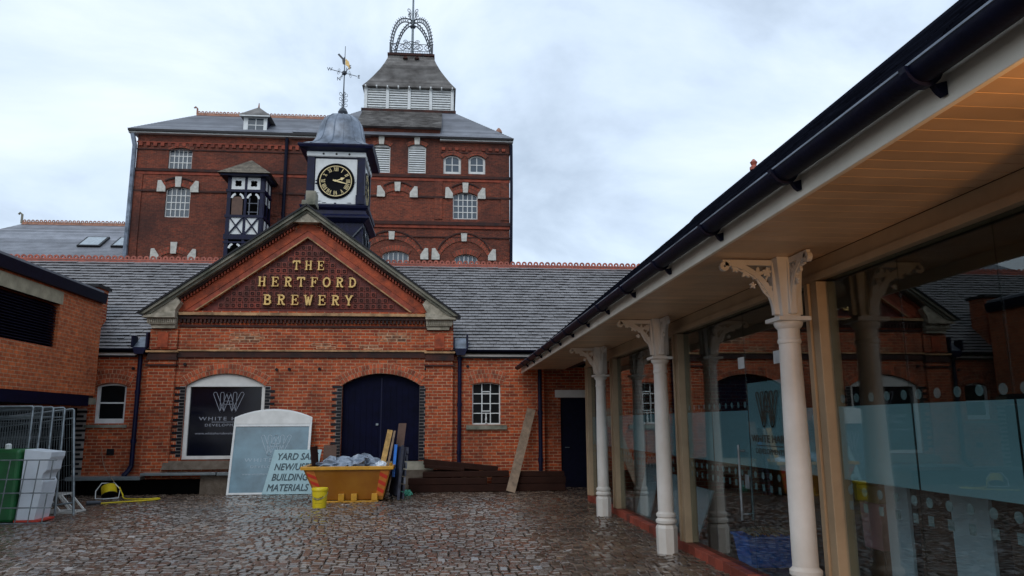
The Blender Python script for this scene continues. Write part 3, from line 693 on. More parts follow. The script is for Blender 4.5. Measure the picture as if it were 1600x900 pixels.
sq([(.84, 7.12), (.98, 7.22), (.98, 7.27), (.90, 7.34), (.86, 7.46), (.93, 7.52), (.95, 7.58), (.80, 7.66)]).build('lower_cornice', M['navy2'], ct)
sq([(.74, 7.64), (.74, 9.1)]).build('body', M['navy2'], ct)
for a in (-1, 1):
    for b_ in (-1, 1):
        q = MB(); X, Y = cx+a*.70, cy+b_*.78; q.box(X-.10, X+.10, Y-.10, Y+.10, 7.921, 9.03); q.box(X-.13, X+.13, Y-.13, Y+.13, 7.66, 7.92); q.build('corner_post', M['navy2'], ct)
sq([(.80, 9.04), (.82, 9.06), (.82, 9.17), (.80, 9.19)]).build('frieze_band', M['white'], ct)
q = MB()
for i in (-1, 0, 1):
    q.tube([(cx+i*.36, cy-.91, 9.115), (cx+i*.36, cy-.895, 9.115)], .03, 10); q.tube([(cx+.83, cy+i*.4, 9.115), (cx+.815, cy+i*.4, 9.115)], .03, 10)
build_each(q, 'rivet', M['black'], ct)
def dial(ax):
    # local x right, y up, facing -Y; placed by matrix
    T = Matrix.Translation((cx, cy-.835, 8.33)) @ FACE_Y if ax == 'y' else Matrix.Translation((cx+.755, cy, 8.33)) @ Matrix(((0,0,1,0),(1,0,0,0),(0,1,0,0),(0,0,0,1)))
    pn = MB().merge(MB().box(-.58, .58, -.66, .66, -.02, .0), T).build('dial_panel', M['white'], ct)
    q = MB().merge(MB().lathe([(.52, 0), (.52, .03), (.49, .045), (.46, .03), (.0001, .03)], (0, 0, 0), 40), T); q.build('clock_face', M['clock_black'], pn, smooth=True)
    q = MB()
    for i in range(48):
        t0, t1 = 2*pi*i/48, 2*pi*(i+1)/48
        q.prism([(.432*cos(t0), .432*sin(t0)), (.432*cos(t1), .432*sin(t1)), (.45*cos(t1), .45*sin(t1)), (.45*cos(t0), .45*sin(t0))], .031, .037, 'z')
    rom = ['XII', 'I', 'II', 'III', 'IIII', 'V', 'VI', 'VII', 'VIII', 'IX', 'X', 'XI']
    for k, s_ in enumerate(rom):
        an = pi/2-k*pi/6; R_ = Matrix.Rotation(an-pi/2, 4, 'Z'); g_ = MB()
        wd = {'I': .036, 'V': .066, 'X': .066}; tw = sum(wd[c] for c in s_); x = -tw/2; zz = .0315
        for c in s_:
            w1 = wd[c]; y0, y1 = .29, .405
            def st(a, b_, t_):
                global zz_; d = (Vector(b_)-Vector(a)).normalized(); n_ = Vector((-d.y, d.x))*t_/2
                g_.prism([tuple(Vector(a)-n_), tuple(Vector(b_)-n_), tuple(Vector(b_)+n_), tuple(Vector(a)+n_)], .031, .036, 'z')
            if c == 'I': st((x+w1/2, y0), (x+w1/2, y1), .017)
            if c == 'V': st((x+.008, y1), (x+w1/2, y0), .016); st((x+w1-.008, y1), (x+w1/2, y0+.003), .008)
            if c == 'X': st((x+.008, y1), (x+w1-.008, y0), .016); st((x+w1-.008, y1-.001), (x+.008, y0+.001), .008)
            x += w1
        q.merge(g_, R_)
    for k in range(60):
        t_ = 2*pi*k/60; a = Vector((cos(t_), sin(t_))); n_ = Vector((-a.y, a.x))*.004
        q.prism([tuple(a*.418-n_), tuple(a*.4315-n_), tuple(a*.4315+n_), tuple(a*.418+n_)], .031, .036, 'z')
    MB().merge(q, T).build('numerals', M['gilt'], pn)
    h_ = MB(); aH = pi/2-2.3*pi/6; aM = pi/2-2*pi*17.5/60
    d = Vector((cos(aH), sin(aH))); n_ = Vector((-d.y, d.x))
    h_.prism([tuple(-d*.04-n_*.012), tuple(d*.14-n_*.012), tuple(d*.17-n_*.045), tuple(d*.27), tuple(d*.17+n_*.045), tuple(d*.14+n_*.012), tuple(-d*.04+n_*.012)], .042, .048, 'z')
    d = Vector((cos(aM), sin(aM))); n_ = Vector((-d.y, d.x))
    h_.prism([tuple(-d*.08-n_*.02), tuple(d*.12-n_*.02), tuple(d*.40-n_*.006), tuple(d*.40+n_*.006), tuple(d*.12+n_*.02), tuple(-d*.08+n_*.02)], .05, .056, 'z')
    h_.lathe([(.032, .057), (.032, .064)], (0, 0, 0), 12)
    MB().merge(h_, T).build('hands', M['gilt'], pn)
dial('y'); dial('x')
q = MB(); random.seed(5)   # flaking paint patches
for (x, z, w1, h1) in ((-.52, 8.34, .10, .05), (-.54, 8.26, .07, .06), (-.50, 7.98, .10, .025), (-.55, 7.86, .14, .03), (-.54, 7.80, .06, .06), (-.44, 7.74, .12, .02), (-.3, 7.70, .16, .02), (0, 7.69, .09, .03), (.4, 7.70, .15, .02), (.54, 8.3, .05, .02)):
    pts = [(cx+x+w1/2*cos(t_*pi/5)*random.uniform(.6, 1.2), z+h1/2*sin(t_*pi/5)*random.uniform(.6, 1.2)) for t_ in range(10)]
    q.prism(pts, cy-.839, cy-.836)
q.build('bare_patches', M['navy2'], ct)
sq([(.82, 9.19), (.90, 9.22), (1.02, 9.25), (1.05, 9.31), (1.05, 9.35)]).build('eaves', M['navy2'], ct)
prof = [(1.06, 9.355), (.96, 9.42), (.84, 9.50), (.75, 9.61), (.69, 9.75), (.66, 9.92), (.635, 10.10), (.59, 10.28), (.51, 10.43), (.40, 10.54), (.24, 10.61), (.08, 10.64)]
ex = [20, 12, 7, 5, 4.2, 3.8, 3.5, 3.2, 2.8, 2.5, 2.2, 2]
dm = MB().lathe(prof, (cx, cy, 0), 48, ex, 1.05).build('dome', M['lead'], ct, smooth=True)
q = MB()
for k in range(16):
    t_ = 2*pi*(k+.5)/16; pts = []
    for (r_, z), e_ in zip(prof, ex):
        c_, s_ = cos(t_), sin(t_); qq = (abs(c_)**e_+abs(s_)**e_)**(-1/e_); pts.append((cx+r_*qq*c_, cy+r_*qq*s_*1.05, z+.004))
    q.tube(pts, .018, 5)
q.build('rolls', M['lead'], dm, smooth=True)
vn = MB().tube([(cx, cy, 10.55), (cx, cy, 12.9)], [.028, .009], 6).build('weathervane', M['iron_g'], ct)
MB().lathe([(.03, -.06), (.12, .06), (.15, .16), (.10, .26), (.04, .32)], (cx, cy, 10.6), 12).build('ball', M['iron_g'], vn, smooth=True)
def spiral(q, c, r_, turns, start, ax1, ax2, rad=.008, n=18):
    c = Vector(c); ax1 = Vector(ax1); ax2 = Vector(ax2); pts = []
    for i in range(n+1):
        t_ = i/n; a = start+turns*2*pi*t_; rr = r_*(1-.75*t_); pts.append(c+ax1*(rr*cos(a))+ax2*(rr*sin(a)))
    q.tube(pts, rad, 4)
q = MB()
for a in range(4):
    dx, dy = cos(a*pi/2+.5), sin(a*pi/2+.5)
    for z in (11.02, 11.18, 11.34): spiral(q, (cx+dx*.08, cy+dy*.08, z), .075, 1.1, pi, (dx, dy, 0), (0, 0, 1))
    q.tube([(cx, cy, 12.03), (cx+dx*.40, cy+dy*.40, 12.03)], .010, 5)
    for s_ in (-1, 1): spiral(q, (cx+dx*.18, cy+dy*.18, 12.03+s_*.05), .05, 1.0, pi/2*s_, (dx, dy, 0), (0, 0, 1), .006)
q.lathe([(.02, -.08), (.07, -.03), (.07, .03), (.02, .08)], (cx, cy, 12.03), 10)
q.build('scrollwork', M['iron_g'], vn)
q = MB()
for a, ch in enumerate('ENWS'):
    dx, dy = cos(a*pi/2+.5), sin(a*pi/2+.5)
    q.merge(text_mb(ch, .15, .006, off=.002), Matrix.Translation((cx+dx*.46, cy+dy*.46, 11.98)) @ FACE_Y)
q.build('letters', M['iron_g'], vn)
q = MB(); q.prism([(cx-.22, 12.62), (cx-.02, 12.40), (cx+.02, 12.44), (cx-.18, 12.66)], cy-.008, cy+.008)
q.prism([(cx-.06, 12.32), (cx-.01, 12.3), (cx-.01, 12.56), (cx-.08, 12.45)], cy-.01, cy+.01); q.build('arrow_tail', M['iron_g'], vn)
MB().prism([(cx+.02, 12.50), (cx+.12, 12.40), (cx+.17, 12.22), (cx+.14, 12.12), (cx+.10, 12.24), (cx+.02, 12.30)], cy-.008, cy+.008).build('gilt_pennant', M['gold'], vn)

# ------------------------------------------------------------ BREWERY (tall block)
BY = 38.
bw = thing('brewery_block', (-6.2, 38, 0), 'tall dark red brick brewery block with slate hips and louvred roof lantern, behind the hall', 'brewery')
wins = [(-14.3, -13.12, 14.57, 15.62, .14, 5, 3), (-14.29, -13.06, 12.03, 13.5, .14, 5, 4), (.43, 1.74, 12.24, 13.5, .2, 5, 4), (-.1, .84, 14.73, 15.58, .2, 2, 2), (1.24, 2.15, 14.76, 15.6, .2, 2, 2)]
louv = [(-3.87, -2.93, 14.70, 16.15, .16), (-1.99, -1.04, 14.72, 16.18, .16)]
low = [(-3.2, -1.85, 9.0, 10.25, .2), (.55, 1.75, 9.0, 10.12, .2)]
holes = [arch(a, b_, c, d_, e_) for a, b_, c, d_, e_, *_ in wins]+[arch(*q_) for q_ in louv]+[arch(*q_) for q_ in low]
MB().prism([(-15.9, 0), (3.45, 0), (3.45, 16.5), (-.29, 16.5), (-.29, 17.2), (-4.66, 17.2), (-4.66, 16.45), (-15.9, 16.45)], BY, BY+.4, holes=holes).build('front_wall', M['brick_b'], bw)
MB().box(-15.9, -15.5, BY+.401, 48.6, 0, 16.45).build('side_wall', M['brick_b'], bw)
MB().box(3.05, 3.45, BY+.401, 48.6, 0, 16.5).build('side_wall', M['brick_b'], bw)
MB().box(-15.9, 3.45, 48.6, 49, 0, 16.45).build('rear_wall', M['brick_b'], bw)
for a, b_, c, d_, e_, co, ro in wins: win(bw, a, b_, c, d_, e_, BY+.1, co, ro, .05 if co > 2 else .12, .045, M['pane_l'], M['white_d'])
for a, b_, c, d_, e_ in low: win(bw, a, b_, c, d_, e_, BY+.12, 5, 2, .05, .04, M['pane_l'], M['white_d'])
for a, b_, c, d_, e_ in louv:
    o = MB().prism(arch(a, b_, c, d_, e_), BY+.08, BY+.18, holes=[rect(a+.05, b_-.05, c+.05, d_)]).build('louvre', M['white_d'], bw)
    q = MB(); z = c+.08
    while z < d_: q.obox(((a+b_)/2, BY+.11, z), ((b_-a)/2-.05, 0, 0), (0, -.035, -.050), (0, .010, -.007)); z += .125
    q.build('blades', M['white'], o); MB().box(a+.02, b_-.02, BY+.2, BY+.22, c, d_+.1).build('backing', M['void'], o)
# string courses
for z0, z1, p, mm, a, b_ in ((14.46, 14.60, .10, 'sooty', -15.95, 3.5), (13.36, 13.46, .07, 'sooty', -15.95, -14.6), (13.36, 13.46, .07, 'sooty', -12.8, -3.1), (13.36, 13.46, .07, 'sooty', -1.85, .25), (13.36, 13.46, .07, 'sooty', 1.9, 3.5), (11.86, 12.04, .16, 'sooty', -8.6, 3.58), (11.2, 11.26, .07, 'sooty', -8.6, 3.5), (14.3, 14.45, .04, 'brick_barch', -15.9, 3.47), (16.0, 16.06, .06, 'brick_barch', -15.92, -4.7), (11.7, 11.855, .09, 'brick_barch', -8.6, 3.5), (15.62, 15.67, .05, 'sooty', -15.93, -4.7), (15.9, 15.96, .05, 'sooty', -.25, 3.5)):
    MB().box(a, b_, BY-p, BY-.003, z0, z1).build('string_course', M[mm], bw)
q = MB(); x = -15.8
while x < -4.8: q.box(x, x+.18, BY-.08, BY-.003, 15.82, 15.99); x += .36
x = -.2
while x < 3.3: q.box(x, x+.18, BY-.08, BY-.003, 16.05, 16.2); x += .36
q.build('corbel_table', M['brick_barch'], bw)
# pilaster strips
for x in (-15.9, -9.0, -4.55, -.55, 3.0):
    MB().box(x, x+.42, BY-.05, BY-.002, 12.2 if x > -10 else 9, 14.29).build('pilaster', M['brick_b'], bw)
# arches + keystones
def barch(a, b_, zs, rs, h, key=True, side=True, rg=2, kh=.62, kz=0):
    q = MB(); arcband(q, a, b_, zs, rs, h, BY-.04, BY-.003); ar = q.build('arch', M['barch_m'], bw)
    q = MB(); vouss(q, a, b_, zs, rs, h, BY-.055, BY-.0405, .13, rg, .03); q.build('voussoirs', M['brick_barch'], ar)
    if h > .35: q = MB(); arcband(q, a-.05, b_+.05, zs+h-.0, rs+.02, .07, BY-.12, BY-.003); q.build('hood_mould', M['sooty'], ar)
    c = (a+b_)/2
    if key: MB().prism([(c-.13, zs+rs-.05+kz), (c+.13, zs+rs-.05+kz), (c+.16, zs+rs+kh+kz), (c-.16, zs+rs+kh+kz)], BY-.14, BY-.055).build('keystone', M['stone_w'], bw)
    if side:
        for s_, e_ in ((-1, a), (1, b_)):
            MB().prism([(e_+s_*.0, zs-.15), (e_+s_*.42, zs-.15), (e_+s_*.40, zs+.44), (e_+s_*.24, zs+.46), (e_, zs+.10)], BY-.13, BY-.052).build('springer_stone', M['stone_w'], bw)
barch(-14.29, -13.06, 13.5, .16, .4, kh=.5); barch(.43, 1.74, 13.5, .22, .42, kh=.5); barch(-3.15, -1.85, 13.5, .22, .42, kh=.45)
barch(-14.3, -13.12, 15.62, .14, .24, False, False); barch(-.1, .84, 15.58, .2, .24, False, False); barch(1.24, 2.15, 15.6, .2, .24, False, False)
for a, b_, c, d_, e_ in louv: barch(a, b_, d_, e_, .22, True, False, kh=.5)
barch(-4.25, -1.24, 10.15, .92, .38, kh=.38, kz=.02); barch(-.24, 2.30, 10.15, .88, .38, kh=.38, kz=.02)
barch(-3.2, -1.85, 10.25, .2, .3, False, False, 1); barch(.55, 1.75, 10.12, .2, .3, False, False, 1)
barch(-14.35, -12.95, 9.9, .25, .35, kh=.55)
for a in (-2.85,): MB().box(a, a+.7, BY-.03, BY-.004, 13.44, 13.52).build('inset_stone', M['brick_barch'], bw)
# lettered light patch below oriel string etc
# eaves, gutters, pipes
for a, b_, z in ((-16.3, -4.66, 16.45), (-.29, 3.62, 16.52)):
    MB().box(a, b_, BY-.26, BY-.003, z+.0, z+.07).build('fascia', M['white_d'], bw)
    MB().box(a, b_, BY-.36, BY-.02, z+.071, z+.19).build('gutter', M['black'], bw)
MB().tube([(-8.32, BY-.15, 9), (-8.32, BY-.15, 16.4)], .09, 8).build('downpipe', M['gutter'], bw)
MB().tube([(3.5, BY-.12, 9), (3.55, BY-.12, 14), (3.55, BY-.12, 16.4)], .08, 8).build('downpipe', M['gutter'], bw)
MB().tube([(-15.98, BY-.12, 8), (-15.98, BY-.12, 15.8), (-16.1, BY-.2, 16.4)], .12, 8).build('downpipe', M['lead'], bw)
# roofs
def quadroof(mb, lo, hi):
    (x0, x1, y0, y1, z0), (X0, X1, Y0, Y1, Z1) = lo, hi
    mb.add([(x0,y0,z0),(x1,y0,z0),(x1,y1,z0),(x0,y1,z0),(X0,Y0,Z1),(X1,Y0,Z1),(X1,Y1,Z1),(X0,Y1,Z1)], [(0,1,2,3),(4,5,6,7),(0,1,5,4),(1,2,6,5),(2,3,7,6),(3,0,4,7)])
def coursed(mb, lo, hi, n, st=.02):
    for i in range(n):
        a, b_ = i/n, (i+1)/n
        L_ = [lo[k]+(hi[k]-lo[k])*a for k in range(5)]; H_ = [lo[k]+(hi[k]-lo[k])*b_ for k in range(5)]
        L_[0] -= st; L_[1] += st; L_[2] -= st; L_[3] += st
        quadroof(mb, L_, H_)
q = MB(); coursed(q, (-16.32, -4, 37.66, 44.3, 16.64), (-14.06, -4, 41, 41.01, 18.86), 22); rf = q.build('roof', M['slate_far'], bw)
q = MB(); coursed(q, (-8.0, 3.66, 37.66, 49.3, 16.70), (-4.75, .45, 40.95, 46.1, 19.5), 26); rf2 = q.build('roof', M['slate_far'], bw)
q = MB(); q.prism([(37.72, 17.2), (40.98, 19.46), (41.2, 17.2)], -4.75, -.25, 'x'); q.build('centre_roof', M['slate_brown'], rf2)
q = MB(); slates(q, -4.78, -.22, (37.70, 17.2), (40.95, 19.50), 22, .3, .03); q.build('slates', M['slate_brown'], rf2)
cresting(rf, -14.06, -6.3, 41, 18.9, .20, .085, M['ridge2'], .10)
MB().tube([(-14.06, 41, 18.9), (-14.06, 41, 19.25), (-14.16, 41, 19.36), (-14.24, 41, 19.28)], .05, 6).build('finial', M['ridge2'], rf)
MB().lathe([(.16, 0), (.16, .35), (.2, .4), (.15, .55), (.05, .68)], (2.95, 38.9, 17.1), 10).build('finial', M['ridge2'], rf2)
# dormer
dx0, dx1 = -10.65, -9.45
q = MB().prism(rect(dx0, dx1, 16.66, 17.62), 38.05, 38.15, holes=[rect(-10.42, -9.62, 16.82, 17.55)]); dr = q.build('dormer', M['white'], bw)
MB().box(dx0+.02, dx1-.02, 38.151, 41, 16.66, 17.6).build('cheeks', M['navy2'], dr)
q = MB().box(-10.42, -9.62, 38.10, 38.13, 16.82, 17.55); q.build('pane', M['pane_l'], dr)
q = MB().box(-10.04, -10.0, 38.07, 38.11, 16.82, 17.55).box(-10.42, -9.62, 38.075, 38.108, 17.16, 17.20); q.build('glazing_bars', M['white'], dr)
MB().add([(dx0-.2, 37.8, 17.66), (dx1+.2, 37.8, 17.66), (dx1+.2, 41, 17.66), (dx0-.2, 41, 17.66), (-10.05, 38.6, 18.42), (-10.05, 41, 18.42)], [(0, 1, 4), (1, 2, 5, 4), (3, 0, 4, 5), (2, 3, 5), (0, 3, 2, 1)]).build('dormer_roof', M['slate_brown'], dr)
MB().box(dx0-.18, dx1+.18, 37.82, 37.9, 17.58, 17.655).build('bargeboard', M['white'], dr)
MB().tube([(-10.05, 38.6, 18.4), (-10.05, 38.6, 18.65)], [.05, .02], 6).build('finial', M['ridge2'], dr)
# lantern
lx0, lx1, ly0, ly1 = -4.66, .36, 41.0, 46.0
ln = MB().box(lx0-.22, lx1+.22, ly0-.22, ly1+.22, 19.40, 19.56).build('lantern', M['sooty'], bw)
MB().box(lx0+.15, lx1-.15, ly0+.15, ly1-.15, 19.5, 20.95).build('lantern_core', M['void'], ln)
q = MB(); q2 = MB(); nb_ = 4; sw = (lx1-lx0)/nb_
for i in range(nb_+1):
    x = lx0+i*sw; q.box(x-.09, x+.09, ly0-.04, ly0+.12, 19.57, 20.98); q.box(x-.09, x+.09, ly1-.12, ly1+.04, 19.57, 20.98)
    y = ly0+i*sw
    if 0 < i < nb_: q.box(lx0-.04, lx0+.12, y-.09, y+.09, 19.57, 20.98); q.box(lx1-.12, lx1+.04, y-.09, y+.09, 19.57, 20.98)
for i in range(nb_):
    z = 19.66
    while z < 20.9:
        q2.obox((lx0+(i+.5)*sw, ly0+.04, z), (sw/2-.1, 0, 0), (0, -.04, -.066), (0, .012, -.008))
        q2.obox((lx0+.04, ly0+(i+.5)*sw, z), (0, sw/2-.1, 0), (-.04, 0, -.066), (.012, 0, -.008))
        q2.obox((lx1-.04, ly0+(i+.5)*sw, z), (0, sw/2-.1, 0), (.04, 0, -.066), (-.012, 0, -.008)); z += .15
x = lx0
while x < lx1+.1: q.box(x-.035, x+.035, ly0-.35, ly0-.05, 20.86, 20.95); x += sw/2
build_each(q, 'post', M['white'], ln); q2.build('louvre_blades', M['white'], ln)
lc = ((lx0+lx1)/2, (ly0+ly1)/2); pf = [(2.70, 20.95), (2.40, 21.4), (2.08, 21.95), (1.78, 22.5), (1.53, 23.05), (1.32, 23.62)]
def prz(t_):
    s_ = t_*(len(pf)-1); i = min(int(s_), len(pf)-2); f_ = s_-i; return (pf[i][0]*(1-f_)+pf[i+1][0]*f_, pf[i][1]*(1-f_)+pf[i+1][1]*f_)
q = MB(); n = 26
for i in range(n):
    a, b_ = prz(i/n), prz((i+1)/n)
    quadroof(q, (lc[0]-a[0]-.02, lc[0]+a[0]+.02, lc[1]-a[0]-.02, lc[1]+a[0]+.02, a[1]), (lc[0]-b_[0], lc[0]+b_[0], lc[1]-b_[0], lc[1]+b_[0], b_[1]))
q.build('lantern_roof', M['slate_brown'], ln)
q = MB()
for x in (-.33, .36): q.prism([(lc[0]+x-.14, 23.33), (lc[0]+x+.14, 23.33), (lc[0]+x+.08, 23.46), (lc[0]+x-.08, 23.46)], lc[1]-1.62, lc[1]-1.35)
q.box(lc[0]-1.42, lc[0]+1.42, lc[1]-1.42, lc[1]+1.42, 23.62, 23.76); q.build('roof_cap', M['sooty'], ln)
# iron crown
q = MB(); K = 1.26; zt = 23.76
cr_ = []
for a, b_ in ((-1, -1), (1, -1), (1, 1), (-1, 1)):
    q.box(lc[0]+a*K-.06, lc[0]+a*K+.06, lc[1]+b_*K-.06, lc[1]+b_*K+.06, zt, zt+.72)
    for off in (0, .15):
        pts = []
        for i in range(15):
            t_ = i/14; rr = (K-off*.8)*(cos(t_*pi/2)**.75) if t_ < 1 else 0; z = zt+.6+(2.35-off*1.6)*(sin(t_*pi/2)**1.15)
            pts.append((lc[0]+a*rr, lc[1]+b_*rr, z))
        q.tube(pts, .035, 5); cr_.append(pts)
    A, B = cr_[-2], cr_[-1]
    for i in range(13):
        q.tube([A[i], B[i+1]], .02, 4); q.tube([B[i], A[i+1]], .02, 4); c_ = Vector(A[i]); d_ = Vector((a*.07, b_*.07, .09)); q.tube([c_, c_+d_], .025, 4)
crn = q.build('iron_crown', M['iron_g'], ln)
q = MB()
for s_ in range(4):
    R_ = Matrix.Translation((lc[0], lc[1], 0)) @ Matrix.Rotation(s_*pi/2, 4, 'Z'); r_ = MB()
    for z in (zt+.08, zt+.22, zt+.68): r_.tube([(-K, -K, z), (K, -K, z)], .022, 4)
    for i in range(24): x = -K+.05+i*(2*K-.1)/23; r_.tube([(x, -K, zt), (x, -K, zt+.22)], .012, 4)
    for x, rr in ((-.98, .2), (-.52, .2), (.52, .2), (.98, .2), (-.25, .25), (.25, .25), (0, .3)):
        r_.ring((x, zt+.46+(.12 if abs(x) < .3 else 0)), rr-.03, rr, -K-.015, -K+.015, 14)
        for k in range(4): t_ = k*pi/2+.78; r_.tube([(x, -K, zt+.46), (x+rr*.9*cos(t_), -K, zt+.46+rr*.9*sin(t_))], .014, 4)
    for k in (-1, 1): spiral(r_, (k*.35, -K, zt+.82), .14, 1.3, 0, (k, 0, 0), (0, 0, 1), .018)
    q.merge(r_, R_)
q.build('railing', M['iron_g'], crn)
MB().tube([(lc[0], lc[1], zt), (lc[0], lc[1], 29.5)], [.09, .05], 8).build('flagpole', M['steel'], crn)
q = MB(); q.lathe([(.12, 0), (.2, .1), (.12, .22)], (lc[0], lc[1], 26.2), 8)
for a in range(4):
    dx, dy = cos(a*pi/2+pi/4), sin(a*pi/2+pi/4); spiral(q, (lc[0]+dx*.34, lc[1]+dy*.34, 27.25), .2, 1.3, -pi/2, (-dx, -dy, 0), (0, 0, 1), .025)
    q.tube([(lc[0]+dx*.1, lc[1]+dy*.1, 26.55), (lc[0]+dx*.2, lc[1]+dy*.2, 26.9), (lc[0]+dx*.34, lc[1]+dy*.34, 27.05)], .025, 4)
q.build('crown_scrolls', M['iron_g'], crn)
# oriel hoist bay
OX0, OX1, OY = -10.78, -9.03, 36.5
orl = MB().box(OX0, OX1, OY+.06, BY, 8, 13.75).build('hoist_bay', M['void'], bw)
q = MB(); xs = ((OX0, -10.60), (-9.95, -9.83), (-9.20, OX1))
for a, b_ in xs: q.box(a, b_, OY-.02, OY+.058, 8, 13.8)
for z0, z1 in ((13.74, 13.85), (12.98, 13.11), (11.67, 11.80), (10.55, 10.81), (10.36, 10.44)): q.box(OX0-.06, OX1+.06, OY-.05, OY+.055, z0, z1)
ys = (OY+.1, OY+.75, BY-.12)
for y in ys: q.box(OX1, OX1+.05, y-.09, y+.09, 8, 13.8)
for z0, z1 in ((13.74, 13.85), (12.98, 13.11), (11.67, 11.80), (10.55, 10.81)): q.box(OX1, OX1+.07, OY, BY, z0, z1)
for a, b_ in ((-10.60, -9.95), (-9.83, -9.20)):
    q.beam((a, OY-.01, 10.82), (b_, OY-.01, 11.67), .06, .11, (0, 1, 0)); q.beam((a, OY-.013, 11.67), (b_, OY-.013, 10.82), .06, .11, (0, 1, 0))
q.build('navy_timbers', M['navy2'], orl)
q = MB()
for a, b_ in ((-10.60, -9.95), (-9.83, -9.20)):
    q.box(a, b_, OY+.02, OY+.057, 10.81, 11.67)
    c = (a+b_)/2; ho = []
    for k in range(16):
        t_ = 2*pi*k/16; rr = .17+.035*cos(4*t_+pi); ho.append((c+rr*cos(t_), 13.43+rr*sin(t_)))
    q.prism(rect(a, b_, 13.11, 13.74), OY+.0, OY+.057, holes=[ho])
    for zt_ in (12.62, 10.06):
        for s_ in (-1, 1):
            q.ring((c, zt_), .23, .33, OY-.015, OY+.056, 5, (.05 if s_ > 0 else pi*.62), (pi*.38 if s_ > 0 else pi*.95))
    for y0, y1 in ((OY+.2, OY+.65), (OY+.86, BY-.22)):
        pass
for y0, y1 in ((OY+.2, OY+.65), (OY+.86, BY-.22)):
    q.box(OX1+.002, OX1+.03, y0, y1, 13.2, 13.7); q.box(OX1+.002, OX1+.03, y0, y1, 10.85, 11.6); q.box(OX1+.002, OX1+.03, y0, y0+.12, 12.5, 12.9); q.box(OX1+.002, OX1+.03, y1-.12, y1, 12.5, 12.9)
build_each(q, 'white_panel', M['white'], orl)
q = MB().box(-10.55, -10.02, OY+.03, OY+.055, 11.8, 12.75); q.build('shutter', M['wood_brown'], orl)
q = MB()
for x in (-9.72, -9.3): q.box(x, x+.05, OY+.03, OY+.055, 11.8, 12.7)
for z in (11.95, 12.4): q.box(-9.78, -9.25, OY+.032, OY+.056, z, z+.04)
q.build('window_bars', M['pal_grey'], orl)
q = MB(); coursed(q, (OX0-.42, OX1+.38, OY-.45, BY+.0, 13.86), (-9.95, -9.9, 37.35, BY, 14.95), 12, .015); q.build('bay_roof', mat('stone slates', (.19, .16, .12), .8, island=.25, var=.3), orl)
MB().box(OX0-.30, OX1+.28, OY-.32, BY-.01, 13.75, 13.855).build('bay_eaves', M['navy2'], orl)

# ------------------------------------------------------------ rear slate building at left
rb = thing('slate_roofed_building', (-25, 47, 0), 'low building with hipped slate roof and two skylights, left of the tall brewery', 'building')
MB().box(-33, -17, 44.3, 55.7, 0, 10.6).build('wall', M['brick_b'], rb)
q = MB(); coursed(q, (-33.7, -16, 44, 56, 10.5), (-27.74, -16, 50, 50.01, 14.66), 30, .015); r2 = q.build('roof', M['slate_far'], rb)
cresting(r2, -27.74, -16, 50, 14.7, .26, .11, M['ridge2'], .12)
q = MB().tube([(-27.8, 50, 14.7), (-27.8, 50, 15.3), (-27.95, 50, 15.42), (-28.03, 50, 15.3)], .07, 6); q.build('finial', M['stone_g'], r2)
for x in (-21.9, -19.9):
    n_ = Vector((0, -.569, .822)); up = Vector((0, .822, .569)); c = Vector((x, 47.35, 10.5+.693*3.35))+n_*.08
    o = MB().obox(c, (.68, 0, 0), up*.78, n_*.06).build('skylight', M['black'], rb)
    MB().obox(c+n_*.065, (.56, 0, 0), up*.66, n_*.004).build('pane', mat('skylight glass', (.3, .36, .4), .05, spec=1.), o)

# ------------------------------------------------------------ LEFT BRICK BUILDING
LX = -8.0
lb = thing('brick_outbuilding', (-8.0, 14, 0), 'orange brick upper storey with black louvre, jutting in from the left edge', 'building')
MB().prism(rect(6, 18.05, 2.26, 4.40), LX-.3, LX, 'x', holes=[rect(8, 16.12, 3.17, 4.09)]).build('wall', M['brick_l'], lb)
MB().box(-13, LX-.301, 17.75, 18.05, 2.26, 4.4).build('wall', M['brick_l'], lb)
MB().box(-13, LX-.301, 6, 6.3, 2.26, 4.4).build('wall', M['brick_l'], lb)
MB().box(-13, LX-.02, 6.0, 18.04, 2.06, 2.258).build('ceiling_slab', M['sooty'], lb)
MB().box(LX-.25, LX+.03, 6, 17.72, 2.02, 2.25).build('steel_beam', M['navy'], lb)
MB().box(LX-.2, LX+.005, 17.72, 18.15, 2.06, 2.2).build('pad_stone', M['stone_g'], lb)
MB().box(LX-.1, LX+.012, 6, 16.2, 4.09, 4.36).build('lintel', mat('beige concrete lintel', (.36, .32, .22), .7, vscale=5, bump=.2), lb)
lv = MB().box(LX-.25, LX-.2, 8, 16.12, 3.17, 4.09).build('louvre', M['void'], lb)
q = MB(); z = 3.20
while z < 4.07: q.beam((LX-.10, 8.01, z), (LX-.10, 16.11, z), .11, .012, (.5, 0, .8)); z += .055
q.build('blades', M['gutter'], lv)
MB().prism([(LX+.002, 4.40), (LX+.09, 4.40), (LX+.12, 4.62), (LX+.002, 4.66)], 6, 18.0, 'y').build('gutter', M['gutter'], lb)
MB().prism([(LX-5, 5.9), (LX-.021, 4.72), (LX-.021, 4.40), (LX-5, 4.40)], 5.9, 18.1, 'y').build('roof', M['slate_far'], lb)
for z in (6.5, 12.):
    MB().box(-12.9, -12.6, z, z+.3, 0, 2.05).build('post', M['sooty'], lb)
MB().box(-13.2, -12.95, 6, 18.1, 0, 4.4).build('wall', M['sooty'], lb)
MB().box(-9.3, -8.45, 18.7, 19.3, 3.6, 4.92).build('parapet', M['brick'], lb)
MB().box(-9.38, -8.40, 18.62, 19.38, 4.92, 5.0).build('parapet_coping', M['black'], lb)

